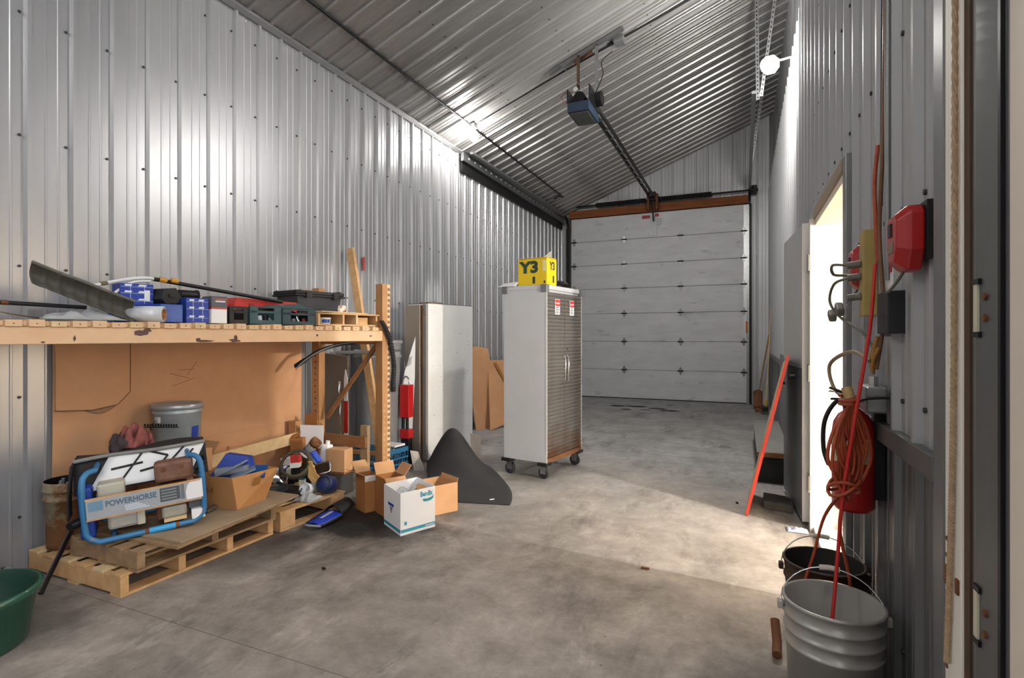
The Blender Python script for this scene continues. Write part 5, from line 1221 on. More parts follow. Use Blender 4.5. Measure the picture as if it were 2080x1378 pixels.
for i, (nm, lab, ct, x, y, z, kind) in enumerate((
        ('drive_belt', 'black rubber belt loop lying at the back left of the heap', 'belt', -3.78, 3.30, .147, 'ring'),
        ('drive_belt', 'smaller black belt loop between the pan and the bags', 'belt', -3.47, 3.26, .147, 'ring'),
        ('sponge', 'pale yellow sponge block in front of the hose coil', 'sponge', -3.36, 3.40, .147, 'block'),
        ('spray_can', 'short silver spray can lying beside the chrome fitting', 'can', -3.58, 3.24, .165, 'can'),
        ('spray_can', 'dark grey can lying under the torn cardboard strips', 'can', -3.22, 3.44, .175, 'can'),
        ('tape_roll', 'roll of black tape behind the big blue filter', 'tape', -3.20, 3.50, .165, 'ring'))):
    t = heap(nm, lab, ct, at=P(x, y, z))
    if kind == 'ring':
        rr = (.11, .075, .05)[i % 3]
        part('loop', MB().tube([P(x+rr*math.cos(a), y+rr*.7*math.sin(a), z+.012+.02*(1+math.sin(a))) for a in [k2*PI/12 for k2 in range(24)]], .011, 6, closed=True), M_rubber, t, world=True)
        part('rib', MB().tube([P(x+(rr-.012)*math.cos(a), y+(rr-.012)*.7*math.sin(a), z+.014+.02*(1+math.sin(a))) for a in [k2*PI/12 for k2 in range(24)]], .004, 5, closed=True), M_dark, t, world=True)
    elif kind == 'block':
        part('body', MB().obox(P(x, y, z+.045), (.045, .04, .085), RZ(.3)), mat('sponge_yellow', '#d9d0ae', .9), t, world=True, bevel=.004)
        part('pad', MB().obox(P(x, y, z+.092), (.045, .04, .008), RZ(.3)), M_teal, t, world=True)
    else:
        d_ = Vector((.08, .05, .0)); c_ = P(x, y, z+.01)
        part('can', MB().tube([c_-d_, c_+d_], .026, 12), M_galv if i == 3 else M_grey, t, world=True)
        part('cap', MB().tube([c_+d_*1.001, c_+d_*1.25], .020, 10), M_paper if i == 3 else M_blue, t, world=True)
# hub and fin on the floor in front
t = thing('coiled_cable', 'small coil of grey cable under the edge of the heaped pallet', 'cable', (-3.05, 3.22, 0))
for k2 in range(3): part('turn', MB().tube([P(-3.00+(.055-.006*k2)*math.cos(a), 3.24+(.055-.006*k2)*math.sin(a), .01+.012*k2) for a in [i*PI/10 for i in range(20)]], .006, 6, closed=True), M_grey, t, world=True)
t = thing('swim_fin', 'blue and black swim fin lying on the floor by the heaped pallet', 'swim fin', (-2.96, 3.2, 0))
fd = Vector((-.02, .47, 0)); a0 = P(-2.915, 2.97, .012)
def fin(u, v):
    wv = .055+.035*math.sin(u*PI*.75); return a0 + fd*u + Vector((1, .04, 0))*((v-.5)*2*wv) + Vector((0, 0, .012+.045*u*u+.02*math.sin(v*PI)))
part('blade', MB().grid(lambda u, v: fin(.18+.5*u, v), 12, 6), mat('fin_blue', '#2340b8', .35), t, world=True, solid=.008)
part('foot_pocket', MB().grid(lambda u, v: fin(.66+.36*u, v) + Vector((0, 0, .045*math.sin(v*PI)*(1-.3*u))), 8, 8), M_blackpl, t, world=True, solid=.008)
part('tip', MB().tube([fin(.19, v/8)-fd*.14*math.sin(v/8*PI) for v in range(9)], .009, 6), M_grey, t, world=True)
part('side_rail', MB().tube([fin(.18+.06*i, 0.0) for i in range(9)], .009, 6), M_blackpl, t, world=True)
part('side_rail', MB().tube([fin(.18+.06*i, 1.0) for i in range(9)], .009, 6), M_blackpl, t, world=True)
part('grey_inlay', MB().grid(lambda u, v: fin(.35+.28*u, .4+.2*v)+Vector((0, 0, .006)), 6, 2), mat('fin_grey', '#9fa6bd', .4), t, world=True, solid=.002)

# ------------------------------------------------------------------ open cartons and the white carton in front
def open_box(label, c4, h, m, flaps=(), name='cardboard_box', m_in=None, z=0.0):
    c4 = [Vector((p[0], p[1], 0)) for p in c4]; ctr = sum(c4, Vector())/4
    t = thing(name, label, 'box', (ctr.x, ctr.y, z), 0.0, 'open cartons on the floor')
    part('bottom', MB().prism([(p.x, p.y, z+.0005) for p in c4], (0, 0, .004)), m, t, world=True)
    for i in range(4):
        j = (i+1) % 4; a, b_ = c4[i], c4[j]
        part('panel', MB().add([(a.x, a.y, z+.005), (b_.x, b_.y, z+.005), (b_.x, b_.y, z+h), (a.x, a.y, z+h)], [(0, 1, 2, 3)]), m, t, world=True, solid=.004)
    for (i, ln_, up_) in flaps:
        j = (i+1) % 4; a, b_ = c4[i], c4[j]; o = ((a+b_)/2-ctr).normalized()
        e_ = o*ln_*math.cos(up_) + Vector((0, 0, ln_*math.sin(up_)))
        q = [Vector((a.x, a.y, z+h+.002)), Vector((b_.x, b_.y, z+h+.002)), Vector((b_.x, b_.y, z+h+.002))+e_, Vector((a.x, a.y, z+h+.002))+e_]
        part('flap', MB().add(q, [(0, 1, 2, 3)]), M_card2, t, world=True, solid=.004)
    return t
A = open_box('tall narrow open carton beside the heaped pallet', ((-2.925, 3.545), (-2.79, 3.49), (-2.735, 3.60), (-2.87, 3.66)), .295, M_card3, ((0, .10, .5), (3, .12, .7)))
part('tape', MB().prism([(-2.79, 3.487, .25), (-2.735, 3.597, .25), (-2.735, 3.597, .297), (-2.79, 3.487, .297)], (.003, -.001, 0)), mat('clear_tape', '#c8c4c0', .3), A, world=True)
open_box('second narrow open carton with a flap hanging towards the white box', ((-2.725, 3.545), (-2.585, 3.47), (-2.50, 3.62), (-2.64, 3.69)), .30, M_card3, ((1, .13, -.75), (2, .10, .9), (3, .10, 1.1)))
open_box('open brown carton behind the white carton', ((-2.50, 3.70), (-2.28, 3.60), (-2.14, 3.84), (-2.36, 3.95)), .235, M_card2, ((2, .03, 1.3),))
W4 = [(-2.495, 3.345), (-2.235, 3.185), (-2.115, 3.45), (-2.375, 3.61)]
wb_ = open_box('white carton with teal stripe and logo standing on the floor', W4, .305, M_paper, (), 'white_carton')
M_tealp = mat('print_teal', '#3a98b0', .6)
def on_face(i, f0, f1, z0, z1, off=.0045):
    a = Vector((W4[i][0], W4[i][1], 0)); b_ = Vector((W4[(i+1) % 4][0], W4[(i+1) % 4][1], 0)); d = b_-a; o = Vector((d.y, -d.x, 0)).normalized()*off
    p0 = a+d*f0+o; p1 = a+d*f1+o
    return MB().prism([(p0.x, p0.y, z0), (p1.x, p1.y, z0), (p1.x, p1.y, z1), (p0.x, p0.y, z1)], o*.1), p0, d.normalized(), o.normalized()
for i in (0, 1):
    part('teal_stripe', on_face(i, 0.0, 1.0, .020, .043, .0025)[0], M_tealp, wb_, world=True)
mb, p0, dx, on = on_face(1, .56, .9, .25, .28, .0028)
text_part('logo_lettering', 'Bendix', M_tealp, wb_, mat_of(wb_).inverted() @ frame_m((p0.x, p0.y, .248), dx, (0, 0, 1)), .052, .0004, .0018, sx=.72)
part('logo_swoosh', MB().prism([(p0.x+dx.x*k_, p0.y+dx.y*k_, z_) for k_, z_ in ((.02, .232), (.06, .226), (.10, .232), (.115, .246), (.112, .222), (.09, .208), (.05, .206), (.025, .212))], on*.0005), M_tealp, wb_, world=True)
part('recycling_mark', on_face(1, .10, .17, .07, .095, .0028)[0], M_tealp, wb_, world=True)
part('print_line', on_face(1, .70, .97, .028, .034, .0045)[0], M_bwhite, wb_, world=True)
part('blue_logo', on_face(0, .28, .62, .175, .195, .0028)[0], M_blue, wb_, world=True)
part('dark_smudge', MB().prism([on_face(0, f, f+.01, z_, z_+.001, .003)[1] + Vector((0, 0, z_)) for f, z_ in ((.36, .17), (.56, .17), (.46, .115))], (.0004, -.0006, 0)), M_grey, wb_, world=True)
t = thing('packing_film', 'crumpled clear film and a card scrap inside the white carton', 'packaging', (-2.3, 3.4, .2))
part('film', MB().grid(lambda u, v: Vector((-2.305, 3.395, .20)) + RZ(-.55) @ Vector(crumple(.25, .24, .11, 41)(u, v)), 20, 16), M_clear, t, world=True, solid=.0015)
part('card_scrap', MB().obox((-2.24, 3.43, .285), (.08, .06, .02), RZ(-.3) @ RX(.3)), M_card2, t, world=True)
part('filler', MB().prism([(p[0]*.9+(-2.305)*.1, p[1]*.9+3.397*.1, .006) for p in W4], (0, 0, .19)), M_paper, t, world=True)

# ------------------------------------------------------------------ behind the rack end: board, barrel, jack, crate
solo('leaning_board', MB().bar((-3.36, 4.50, .02), (-3.955, 4.70, 2.385), .088, .04, (0, 1, 0)), M_pine, 'long knotty timber leaning against the left wall behind the rack', 'timber', bevel=.004)
t = thing('barrel', 'large grey plastic barrel behind the rack end', 'barrel', (-3.73, 4.88, 0))
M_barrel = mat('barrel_grey', '#8f9092', .45, 0, var=.25, scale=3, dark='#727375', stretch=(1, 1, .3))
part('shell', MB().lathe([(0, 0), (.215, 0), (.225, .02), (.25, 1.18), (.262, 1.19), (.262, 1.21), (.25, 1.22), (.258, 1.34), (.272, 1.345), (.272, 1.375), (.258, 1.38), (.25, 1.34), (.22, .05), (0, .05)], (0, 0, 0), 32), M_barrel, t)
part('rim_band', MB().lathe([(.256, 1.255), (.263, 1.26), (.263, 1.275), (.258, 1.28)], (0, 0, 0), 32), M_galv, t)
solo('tube_rail', MB().tube([(-3.97, 4.50, 1.25), (-3.42, 4.62, 1.26)], .018, 8), M_grey, 'grey tube lying across behind the leaning timber', 'tube')
t = thing('foam_sheet', 'brownish grey sheet standing behind the rear rack upright', 'sheet', (-3.86, 4.35, 0))
part('sheet', MB().prism([(-3.985, 4.32, .0), (-3.70, 4.36, .0), (-3.70, 4.36, 1.22), (-3.975, 4.32, 1.25)], (-.01, .03, 0)), mat('sheet_taupe', '#8a7c6c', .7, var=.15, scale=3), t, world=True, bevel=.01)
part('hook', MB().tube(smooth_path([(-3.685, 4.36, .90), (-3.66, 4.35, .95), (-3.67, 4.35, .98), (-3.68, 4.34, .94), (-3.62, 4.34, .93)], 5), .006, 6), M_dark, t, world=True)
t = thing('survey_stake', 'red and white banded stake standing under the rack', 'stake', (-3.62, 4.24, 0))
for k2, (z0, z1) in enumerate(((0, .12), (.12, .32), (.32, .46), (.46, .60), (.60, .78), (.78, 1.0))):
    part('band', MB().box(-3.645, -3.605, 4.235, 4.247, z0+.0005, z1), M_redm if k2 in (1, 3, 4) and k2 != 1 or k2 == 2 and False else M_paper, t, world=True)
part('tip', MB().prism([(-3.645, 4.235, 1.0), (-3.605, 4.235, 1.0), (-3.63, 4.235, 1.09)], (0, .012, 0)), M_paper, t, world=True)
t = thing('auger_bit', 'twisted silver foil strip hanging under the rack', 'foil', (-3.70, 4.23, .3))
def foil(u, v):
    z = .98 - u*.62; a = u*9; w_ = .014*(1-.6*u); return Vector((-3.70+.03*u, 4.23, z)) + Vector((math.cos(a), math.sin(a), 0))*((v-.5)*2*w_)
part('foil', MB().grid(foil, 40, 2), M_chrome, t, world=True, solid=.0015)
part('stem', MB().tube([(-3.67, 4.23, .36), (-3.67, 4.23, 0)], .006, 6), M_galv, t, world=True)
t = thing('plastic_sheet', 'pale plastic sheet leaning beside the white locker', 'sheet', (-3.44, 5.03, 0))
part('panel', MB().prism([(-3.50, 4.95, .0), (-3.44, 5.10, .0), (-3.40, 5.12, .95), (-3.405, 5.14, 1.42), (-3.47, 5.02, 1.02), (-3.52, 4.98, .55)], (-.008, .004, 0)), mat('panel_pale', '#c3c6c9', .5, var=.1), t, world=True)
part('window', MB().prism([(-3.447, 5.03, 1.08), (-3.425, 5.075, 1.11), (-3.418, 5.09, 1.20), (-3.436, 5.055, 1.18)], (.004, -.003, 0)), M_grey, t, world=True)
t = thing('jack_stand', 'red jack with a chrome handle standing left of the white locker', 'jack', (-3.42, 4.98, 0))
part('body', B(-3.475, -3.355, 4.93, 5.03, .53, .89), M_redm, t, world=True, bevel=.008)
part('base', B(-3.475, -3.355, 4.93, 5.03, .30, .40), M_redm, t, world=True, bevel=.008)
part('foot', B(-3.46, -3.37, 4.94, 5.02, 0, .30), M_dark, t, world=True)
for x in (-3.45, -3.40): part('column', MB().tube([(x, 4.97, .40), (x, 4.97, .53)], .018, 8), M_dark, t, world=True)
part('handle', MB().tube(smooth_path([(-3.455, 4.97, .89), (-3.45, 4.97, .95), (-3.415, 4.97, .98), (-3.38, 4.97, .95), (-3.375, 4.97, .89)], 5), .009, 8), M_chrome, t, world=True)
# blue milk crate
t = thing('milk_crate', 'blue plastic milk crate behind the front rack upright', 'crate', (-3.45, 4.60, 0), -.15)
M_crate = mat('crate_blue', '#2a668e', .45, var=.15)
cw, cd, chh = .40, .34, .27
for z0, z1 in ((0, .03), (.10, .115), (.16, .175), (chh-.045, chh)):
    for sx in (-1, 1): part('side_band', MB().box(min(sx*cw/2, sx*(cw/2-.008)), max(sx*cw/2, sx*(cw/2-.008)), -cd/2, cd/2, z0, z1), M_crate, t)
    for sy in (-1, 1): part('end_band', MB().box(-cw/2+.008, cw/2-.008, min(sy*cd/2, sy*(cd/2-.008)), max(sy*cd/2, sy*(cd/2-.008)), z0, z1), M_crate, t)
for i in range(9):
    for sy in (-1, 1):
        x = -cw/2+.02+i*(cw-.04)/8; y = sy*(cd/2-.004); part('bar', MB().bar((x-.02, y, .03), (x+.02, y, chh-.045), .005, .007, (0, 1, 0)), M_crate, t)
    for sx in (-1, 1):
        y = -cd/2+.02+i*(cd-.04)/8; x = sx*(cw/2-.004); part('bar', MB().bar((x, y-.02, .03), (x, y+.02, chh-.045), .005, .007, (1, 0, 0)), M_crate, t)
part('floor', MB().box(-cw/2+.008, cw/2-.008, -cd/2+.008, cd/2-.008, .0, .008), M_crate, t)
solo('foam_pad', MB().obox((-3.40, 4.68, .285), (.24, .16, .02), RZ(-.1)), M_paper, 'white foam pad lying on the blue crate', 'pad', bevel=.004)
t = thing('white_board', 'small dirty white board leaning on the blue crate', 'board', (-3.16, 4.68, 0))
part('board', MB().prism([(-3.20, 4.80, .0), (-3.10, 4.86, .0), (-3.16, 4.82, .20), (-3.22, 4.76, .22)], (-.01, .012, 0)), mat('board_dirty', '#c6c0b4', .7, var=.2), t, world=True)

# ------------------------------------------------------------------ white locker
LA = math.atan2(.79, .175)
lk = thing('locker', 'tall white rust-stained locker standing by the left wall', 'locker', (-3.28, 5.17, 0), LA)
M_lock = mat('locker_white', '#eeeeec', .5, .1, var=.12, scale=3, dark='#e0e0de', spot='#b0aeaa', spot_scale=12, spot_amt=-.12)
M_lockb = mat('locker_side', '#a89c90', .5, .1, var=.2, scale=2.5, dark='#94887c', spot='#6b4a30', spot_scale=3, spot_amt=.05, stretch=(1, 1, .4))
lw, ld, lh = .81, .33, 1.795
part('body', MB().box(.03, lw, 0, ld, .02, lh), M_lock, lk, bevel=.006)
part('plinth', MB().box(.035, lw-.01, .01, ld-.01, 0, .0195), M_rust, lk)
part('top_cap', MB().box(.03, lw, 0, ld, lh+.0005, lh+.006), mat('cap_dark', '#77706a', .6), lk)
lkd = part('door', MB().box(-.012, .018, .095, ld+.005, .03, lh-.015), M_lockb, lk, bevel=.004)
part('door_return', MB().box(-.006, .029, .0, .055, .02, lh-.01), mat('locker_edge', '#8f8a84', .5, var=.3, scale=5, spot='#6b4326', spot_scale=5, spot_amt=.25), lk, bevel=.004)
part('dark_gap', MB().box(.005, .029, .0555, .0945, .03, lh-.02), M_rust, lk)
part('hasp', MB().tube([(-.014, .31, 1.12), (-.03, .32, 1.14), (-.03, .32, 1.06), (-.014, .31, 1.04)], .006, 6), M_chrome, lkd)
part('rust_flake', MB().box(.10, .32, .05, .22, lh+.0062, lh+.02), M_rust, lk)
mb = MB(); rnd = random.Random(4)
for i in range(26):
    x = rnd.uniform(.08, lw-.03); z = rnd.uniform(.2, 1.6); mb.tube([(x, .001, z), (x, -.0012, z)], rnd.uniform(.003, .006), 6)
part('rust_pits', mb, M_rust, lk, kind='stuff')
# rubber mat slumped against the locker
t = thing('rubber_mat', 'black rubber mat slumped in a hump in front of the white locker', 'mat', (-2.45, 4.6, 0))
def mat_surf(u, v):
    # v: 0 front edge on the floor -> 1 back edge at the locker foot
    f = Vector((-2.47, 3.97, 0)).lerp(Vector((-1.80, 4.13, 0)), u); b_ = Vector((-3.12, 4.93, 0)).lerp(Vector((-2.78, 5.30, 0)), u)
    m_ = Vector((-2.88, 4.55, 0)).lerp(Vector((-1.93, 4.72, 0)), u)
    p = f*(1-v)**2 + m_*2*v*(1-v) + b_*v*v
    hmp = math.exp(-((v-.80)/.21)**2)*(.08+.92*math.exp(-((u-.42)/.34)**2))
    edge = 1 - .25*max(0, (.12-u)/.12)
    p.z = .006 + .46*hmp*edge + .012*math.sin(u*7+v*3)*math.sin(v*PI)
    if v > .86: p.z = max(.006, p.z - (v-.86)*1.1)
    return p
part('sheet', MB().grid(mat_surf, 28, 40), M_rubber, t, world=True, solid=.008)
solo('floor_carton', MB().prism([(-2.80, 5.36, 0), (-2.72, 5.42, 0), (-2.72, 5.42, .30), (-2.82, 5.36, .33)], (-.02, .03, 0)), mat('dotted_card', '#cdbfae', .8, spot='#b07a5a', spot_scale=14, spot_amt=.2), 'narrow cream carton standing behind the rubber mat', 'box')

# ------------------------------------------------------------------ wheeled steel cabinet
CA = math.atan2(.78, .135)
cb = thing('steel_cabinet', 'grey wheeled steel cabinet with ribbed stainless doors', 'cabinet', (-1.79, 4.99, 0), CA)
cwid, cdep, cz0, cz1 = .79, .50, .165, 1.905
M_cab = mat('cabinet_grey', '#c9ccd0', .45, .05, var=.06, scale=2, dark='#bfc2c6')
M_ss = mat('stainless', '#a8a4a0', .34, .75, var=.25, scale=3, dark='#8d8781', stretch=(1, 1, .6), spot='#6e4a30', spot_scale=2, spot_amt=-.1)
def rusted(m):
    nt = m.node_tree; N = nt.nodes; L = nt.links; b = N['Principled BSDF']; src = b.inputs['Base Color'].links[0].from_socket
    tc = N.new('ShaderNodeTexCoord'); sp_ = N.new('ShaderNodeSeparateXYZ'); L.new(tc.outputs['Object'], sp_.inputs[0])
    n = N.new('ShaderNodeTexNoise'); n.inputs['Scale'].default_value = 5; n.inputs['Detail'].default_value = 6; L.new(tc.outputs['Object'], n.inputs['Vector'])
    ad = N.new('ShaderNodeMath'); ad.operation = 'MULTIPLY_ADD'; ad.inputs[1].default_value = -.55; L.new(n.outputs[0], ad.inputs[0]); L.new(sp_.outputs[2], ad.inputs[2])
    mr = N.new('ShaderNodeMapRange'); mr.inputs[1].default_value = .22; mr.inputs[2].default_value = -.06; mr.inputs[3].default_value = 0; mr.inputs[4].default_value = .9; L.new(ad.outputs[0], mr.inputs[0])
    mx = N.new('ShaderNodeMix'); mx.data_type = 'RGBA'; L.new(mr.outputs[0], mx.inputs['Factor']); L.new(src, mx.inputs['A']); mx.inputs['B'].default_value = lin('#7a5230'); L.new(mx.outputs['Result'], b.inputs['Base Color'])
rusted(M_ss)
part('body', MB().box(0, cwid, .012, cdep, cz0, cz1), M_cab, cb, bevel=.006)
part('top_tray', MB().box(-.004, cwid+.004, -.004, cdep+.004, cz1-.015, cz1+.03), M_cab, cb, bevel=.005)
for x, y in ((0, 0), (cwid, 0), (0, cdep), (cwid, cdep)):
    part('corner_cap', MB().box(x-.014 if x == 0 else x-.05, x+.05 if x == 0 else x+.014, y-.014 if y == 0 else y-.05, y+.05 if y == 0 else y+.014, cz1-.045, cz1+.034), mat('corner_grey', '#6f7275', .5), cb, bevel=.004)
    part('bumper', MB().box(x-.02 if x == 0 else x-.09, x+.09 if x == 0 else x+.02, y-.02 if y == 0 else y-.09, y+.09 if y == 0 else y+.02, cz0-.03, cz0+.005), M_blackpl, cb, bevel=.008)
def ribbed_door(x0, x1):
    n = 44; zs = []
    for i in range(n):
        z = cz0+.045 + (cz1-.05-cz0-.045)*i/n; p_ = (cz1-.05-cz0-.045)/n
        zs += [(z, -.001), (z+p_*.25, -.009), (z+p_*.65, -.009), (z+p_*.9, -.001)]
    zs.append((cz1-.05, -.001)); mb = MB(); vs = []
    for z, y in zs: vs += [(x0, y, z), (x1, y, z)]
    mb.add(vs, [(2*i, 2*i+1, 2*i+3, 2*i+2) for i in range(len(zs)-1)])
    mb.box(x0, x1, -.0005, .0115, cz0+.03, cz1-.04); return mb
hx = cwid/2
dA = part('door', ribbed_door(.012, hx-.004), M_ss, cb); dB = part('door', ribbed_door(hx+.004, cwid-.012), M_ss, cb)
part('handle', MB().tube([(hx-.035, -.012, .95), (hx-.035, -.035, .97), (hx-.035, -.035, 1.20), (hx-.035, -.012, 1.22)], .007, 8), M_chrome, dA)
part('handle', MB().tube([(hx+.035, -.012, .95), (hx+.035, -.035, .97), (hx+.035, -.035, 1.20), (hx+.035, -.012, 1.22)], .007, 8), M_chrome, dB)
part('lock', MB().tube([(hx+.04, -.008, 1.29), (hx+.04, -.02, 1.29)], .012, 10), M_chrome, dB)
part('centre_strip', MB().box(hx-.0035, hx+.0035, -.004, .011, cz0+.03, cz1-.04), mat('seam_dark', '#5b5956', .4, .5), cb)
part('rust_band', MB().box(.012, cwid-.012, -.0125, -.0005, cz0-.005, cz0+.04), mat('rust_orange', '#7d5230', .8, .1, var=.4, scale=9, dark='#5a3a22'), cb)
part('frame_edge', MB().box(-.001, .0115, -.012, .011, cz0, cz1-.016), mat('edge_pale', '#c9cbcd', .4, .2), cb)
part('frame_edge', MB().box(cwid-.0115, cwid+.001, -.012, .011, cz0, cz1-.016), mat('edge_pale', '#c9cbcd'), cb)
for x in (.175, .50):
    s0 = part('warning_sticker', MB().box(x, x+.10, -.0115, -.0098, 1.645, 1.80), M_paper, cb, label='danger sticker')
    part('red_panel', MB().box(x+.004, x+.096, -.0125, -.0116, 1.73, 1.796), mat('sticker_red', '#c23a36', .5), s0)
    text_part('danger_lettering', 'DANGER', M_bwhite, s0, frame_m((x+.012, -.0130, 1.752), (1, 0, 0), (0, 0, 1)), .022, .0003, .0006, sx=.85)
    for k2 in range(4): part('text_line', MB().box(x+.012, x+.088-.012*(k2 % 2), -.0122, -.0116, 1.66+k2*.017, 1.668+k2*.017), mat('text_dark', '#55504c', .6), s0)
for i, (x, y) in enumerate(((.05, .05), (cwid-.05, .05), (.05, cdep-.05), (cwid-.05, cdep-.05))):
    ct = part('caster', MB().box(x-.035, x+.035, y-.035, y+.035, .128, .1345).box(x-.026, x-.021, y-.03, y+.03, .05, .128).box(x+.021, x+.026, y-.03, y+.03, .05, .128), M_galv, cb)
    part('wheel', MB().lathe([(0, -.016), (.045, -.016), (.058, -.010), (.058, .010), (.045, .016), (0, .016)], (x, y, .0585), 20, M=RY(PI/2)), M_rubber, ct)
# yellow carton and papers on top
CT = cz1+.0305
yb = thing('yellow_carton', 'yellow carton with black lettering on top of the steel cabinet', 'box', mat_of(cb) @ Vector((.16, .15, CT)), CA)
M_yel = mat('carton_yellow', '#e6c61c', .5, var=.06, scale=6)
part('carton', MB().box(-.11, .09, -.14, .21, 0, .275), M_yel, yb, bevel=.012)
part('rim', MB().box(-.105, .085, -.135, .205, .2755, .281), mat('rim_yellow', '#d8b618', .5), yb)
side = frame_m((-.1112, .175, .135), (0, -1, 0), (0, 0, 1))
text_part('lettering', 'Y3', mat('letter_green', '#29402f', .5), yb, side, .155, .0006, .008, sx=1.25)
part('pale_patch', MB().box(-.1118, -.1105, -.125, -.085, .14, .25), mat('pale_yellow', '#e2dca0', .5), yb)
text_part('lettering', 'Y3', mat('letter_green', '#29402f'), yb, frame_m((-.06, -.1412, .16), (1, 0, 0), (0, 0, 1)), .11, .0006, .004, sx=.85)
part('small_print', MB().box(-.1116, -.1105, .0, .03, .02, .09), mat('letter_green', '#29402f'), yb)
part('small_print', MB().box(-.1116, -.1105, -.12, -.10, .02, .045), mat('letter_green', '#29402f'), yb)
part('black_print', MB().box(.0, .03, -.1418, -.1405, .03, .10), mat('letter_green', '#29402f'), yb)
t = thing('paper_sheet', 'white paper sheet curling over the cabinet edge left of the yellow carton', 'paper', mat_of(cb) @ Vector((.06, .44, CT)), CA)
part('sheet', MB().grid(lambda u, v: (-.09+u*.28, -.09+v*.22, .003+.06*math.sin(u*PI*.9)**2*(1-v*.3)-(.0 if u > .3 else (.3-u)*.02)), 12, 6), M_paper, t, solid=.001)
t = thing('paper_scrap', 'torn white paper sticking up behind the yellow carton', 'paper', mat_of(cb) @ Vector((.33, .2, CT)), CA)
part('sheet', MB().prism([(-.02, -.06, 0), (-.02, .10, 0), (.0, .08, .28), (.05, -.06, .40), (.02, -.08, .28)], (.002, 0, 0)), M_paper, t)
t = thing('baseball_cap', 'black cap and strap lying on the cabinet right of the yellow carton', 'cap', mat_of(cb) @ Vector((.50, .14, CT)), CA)
part('crown', blob((0, 0, .035), .13, .10, .045, 51), M_blackpl, t)
part('brim', MB().grid(lambda u, v: (.08+u*.16, -.06+v*.12, .03-.02*u+.012*math.sin(v*PI)), 6, 6), M_blackpl, t, solid=.006)

# ------------------------------------------------------------------ cardboard sheets by the far left wall
t = thing('cardboard_sheet', 'cardboard sheet with torn top leaning at the left wall behind the locker', 'cardboard', (-3.8, 7.6, 0))
part('sheet', MB().prism([(-3.70, 7.22, .0), (-3.52, 7.80, .0), (-3.86, 7.95, 1.22), (-3.96, 7.70, 1.27), (-3.98, 7.40, 1.20)], (-.012, .004, 0)), M_card, t, world=True)
t = thing('cardboard_sheet', 'wide cardboard sheet with brown tape leaning behind the steel cabinet', 'cardboard', (-3.6, 7.9, 0))
part('sheet', MB().prism([(-3.50, 7.30, .0), (-3.30, 8.30, .12), (-3.62, 8.60, 1.02), (-3.84, 7.92, 1.03)], (-.012, .004, 0)), M_card, t, world=True)
part('tape', MB().prism([(-3.765, 7.985, .99), (-3.745, 8.04, .99), (-3.57, 8.10, .62), (-3.59, 8.05, .62)], (.004, -.001, .001)), M_tape, t, world=True)
solo('dark_strip', MB().tube(smooth_path([(-3.2, 7.6, .012), (-3.05, 7.75, .012), (-2.9, 7.8, .012), (-2.7, 7.9, .012)], 5), .012, 6), M_dark, 'thin dark strip on the floor behind the steel cabinet', 'strip')

# ------------------------------------------------------------------ things along the right wall floor
t = thing('red_board', 'thin red edged board leaning towards the open side door', 'board', (0.15, 4.8, 0))
part('board', MB().prism([(0.02, 4.64, .0), (0.315, 4.64, 1.27), (0.335, 5.30, 1.22), (0.05, 5.30, .0)], (.012, 0, -.003)), mat('board_dark', '#4b4744', .7, var=.2), t, world=True)
part('red_edge', MB().bar((0.022, 4.632, .005), (0.318, 4.632, 1.275), .016, .022, (1, 0, 0)), mat('edge_red', '#b03424', .45, var=.15, scale=6), t, world=True)
part('pale_face', MB().prism([(0.012, 4.66, .35), (0.23, 4.66, 1.25), (0.24, 5.2, 1.22), (0.03, 5.2, .35)], (-.003, 0, .001)) if False else MB().prism([(0.019, 4.645, .006), (0.306, 4.645, 1.24), (0.325, 5.29, 1.19), (0.048, 5.29, .006)], (-.004, 0, .001)), mat('board_face', '#c5a888', .6, var=.15), t, world=True)
part('knob', MB().tube([(0.325, 4.80, 1.10), (0.375, 4.80, 1.10)], .018, 10), M_dark, t, world=True)
t = thing('low_platform', 'low platform with a dusty grey top and brown edge by the right wall', 'platform', (0.28, 6.6, 0))
part('top', B(0.12, 0.42, 5.75, 7.9, .285, .30), mat('dusty_top', '#8e8c89', .8, var=.3, scale=5), t, world=True)
part('edge_board', B(0.12, 0.42, 5.72, 5.749, .255, .30), M_brownwood, t, world=True)
part('skirt', B(0.13, 0.41, 5.76, 7.88, .0, .2845), M_rubber, t, world=True)
t = thing('panel_offcut', 'grey panel with a brown edge standing on the low platform', 'panel', (0.43, 6.2, .3))
part('panel', B(0.425, 0.447, 5.90, 7.6, .301, 1.20), mat('offcut_grey', '#77797b', .5, var=.2), t, world=True)
part('edge', B(0.415, 0.449, 5.865, 5.899, .301, 1.20), M_brownwood, t, world=True)
solo('concrete_block', MB().prism([(0.15, 4.88, 0), (0.365, 4.83, 0), (0.375, 5.10, 0), (0.16, 5.16, 0)], (0, 0, .065)), mat('block_grey', '#5c5956', .85, var=.3, scale=6), 'flat grey block on the floor under the red board', 'block', bevel=.006)
solo('crumpled_paper', MB().grid(lambda u, v: Vector((.36, 4.42, .0)) + Vector(crumple(.14, .10, .035, 61)(u, v)), 14, 10), mat('paper_blue', '#b9c0d6', .6, var=.3, scale=20), 'crumpled bluish paper on the floor by the side door', 'paper', solid=.001)
t = thing('shovel', 'old spade leaning in the far right corner', 'shovel', (0.30, 11.35, 0))
part('shaft', MB().tube([(0.27, 11.42, .30), (0.46, 11.6, 1.45)], .016, 8), M_oldwood, t, world=True)
part('blade', MB().grid(lambda u, v: Vector((.18+.16*u, 11.32+.10*v, .02+.34*v+.03*math.sin(u*PI))), 6, 6), M_rust, t, world=True, solid=.006)
t = thing('broom', 'broom with a yellow collar leaning at the far right wall', 'broom', (0.37, 10.9, 0))
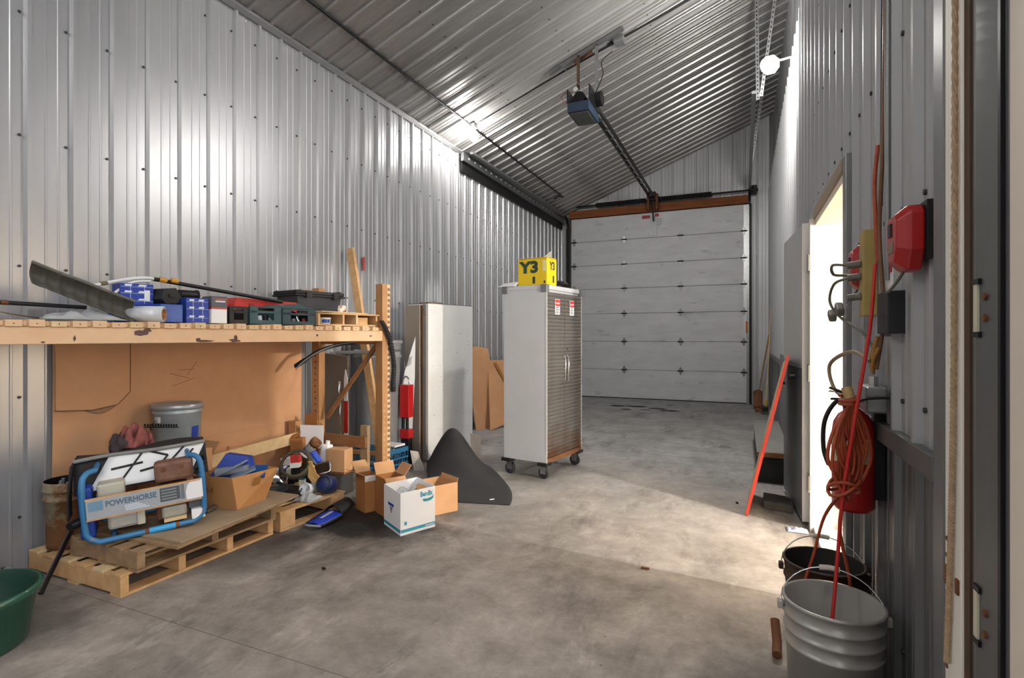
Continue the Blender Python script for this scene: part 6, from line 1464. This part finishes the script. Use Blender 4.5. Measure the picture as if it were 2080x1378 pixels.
part('handle', MB().tube([(0.385, 10.9, .14), (0.465, 10.9, 1.9)], .012, 8), M_pine2, t, world=True)
part('head', B(0.32, 0.42, 10.78, 11.02, .06, .14), M_dark, t, world=True, bevel=.01)
part('bristles', MB().prism([(.33, 10.79, .06), (.41, 10.79, .06), (.43, 10.77, 0), (.30, 10.77, 0)], (0, .23, 0)), M_blackpl, t, world=True)
part('collar', MB().tube([(0.386, 10.9, .14), (0.392, 10.9, .26)], .02, 8), mat('collar_yellow', '#caa02c', .5), t, world=True)
solo('dust_pan', MB().prism([(.20, 11.0, 0), (.34, 11.0, 0), (.34, 11.22, 0), (.20, 11.25, 0)], (0, 0, .05)), M_rust, 'rusty flat pan on the floor at the far right corner', 'pan', bevel=.01)
# oil stains in front of the overhead door
M_oil = mat('oil', '#191716', .95, var=.2)
for i, (x, y, rx2, ry2) in enumerate(((-2.35, 10.95, .16, .10), (-1.98, 11.0, .22, .11), (-1.55, 10.82, .17, .08), (-1.28, 10.6, .18, .09), (-2.1, 10.5, .11, .06), (-1.75, 10.55, .10, .05))):
    rr = random.Random(i); n = 14; mb = MB()
    mb.prism([(x+rx2*math.cos(k*2*PI/n)*(1+.25*rr.uniform(-1, 1)), y+ry2*math.sin(k*2*PI/n)*(1+.25*rr.uniform(-1, 1)), .0003) for k in range(n)], (0, 0, .0012))
    so = solo('oil_stain', mb, M_oil, ('leftmost dark oil stain before the overhead door', 'largest dark oil stain before the overhead door', 'dark oil stain just right of the largest one', 'rightmost dark oil stain before the overhead door', 'small oil stain nearer the camera on the left', 'smallest oil stain nearest the camera in the middle')[i], 'stain', 'oil stains on the floor')
# floor litter
for i, (x, y, lab) in enumerate(((-.55, 3.33, 'tiny red brown scrap on the open floor'), (-2.0, 4.2, 'small white paper scrap in front of the rubber mat'), (-0.05, 4.95, 'tiny dark twig on the floor left of the red board'), (-2.35, 2.55, 'tiny bent wire on the floor in front of the white carton'))):
    solo('floor_scrap', MB().obox((x, y, .006), (.05-.008*i, .018, .010), RZ(i*.9)), (M_rust, M_paper, M_dark, M_dark)[i], lab, 'scrap', bevel=.002)
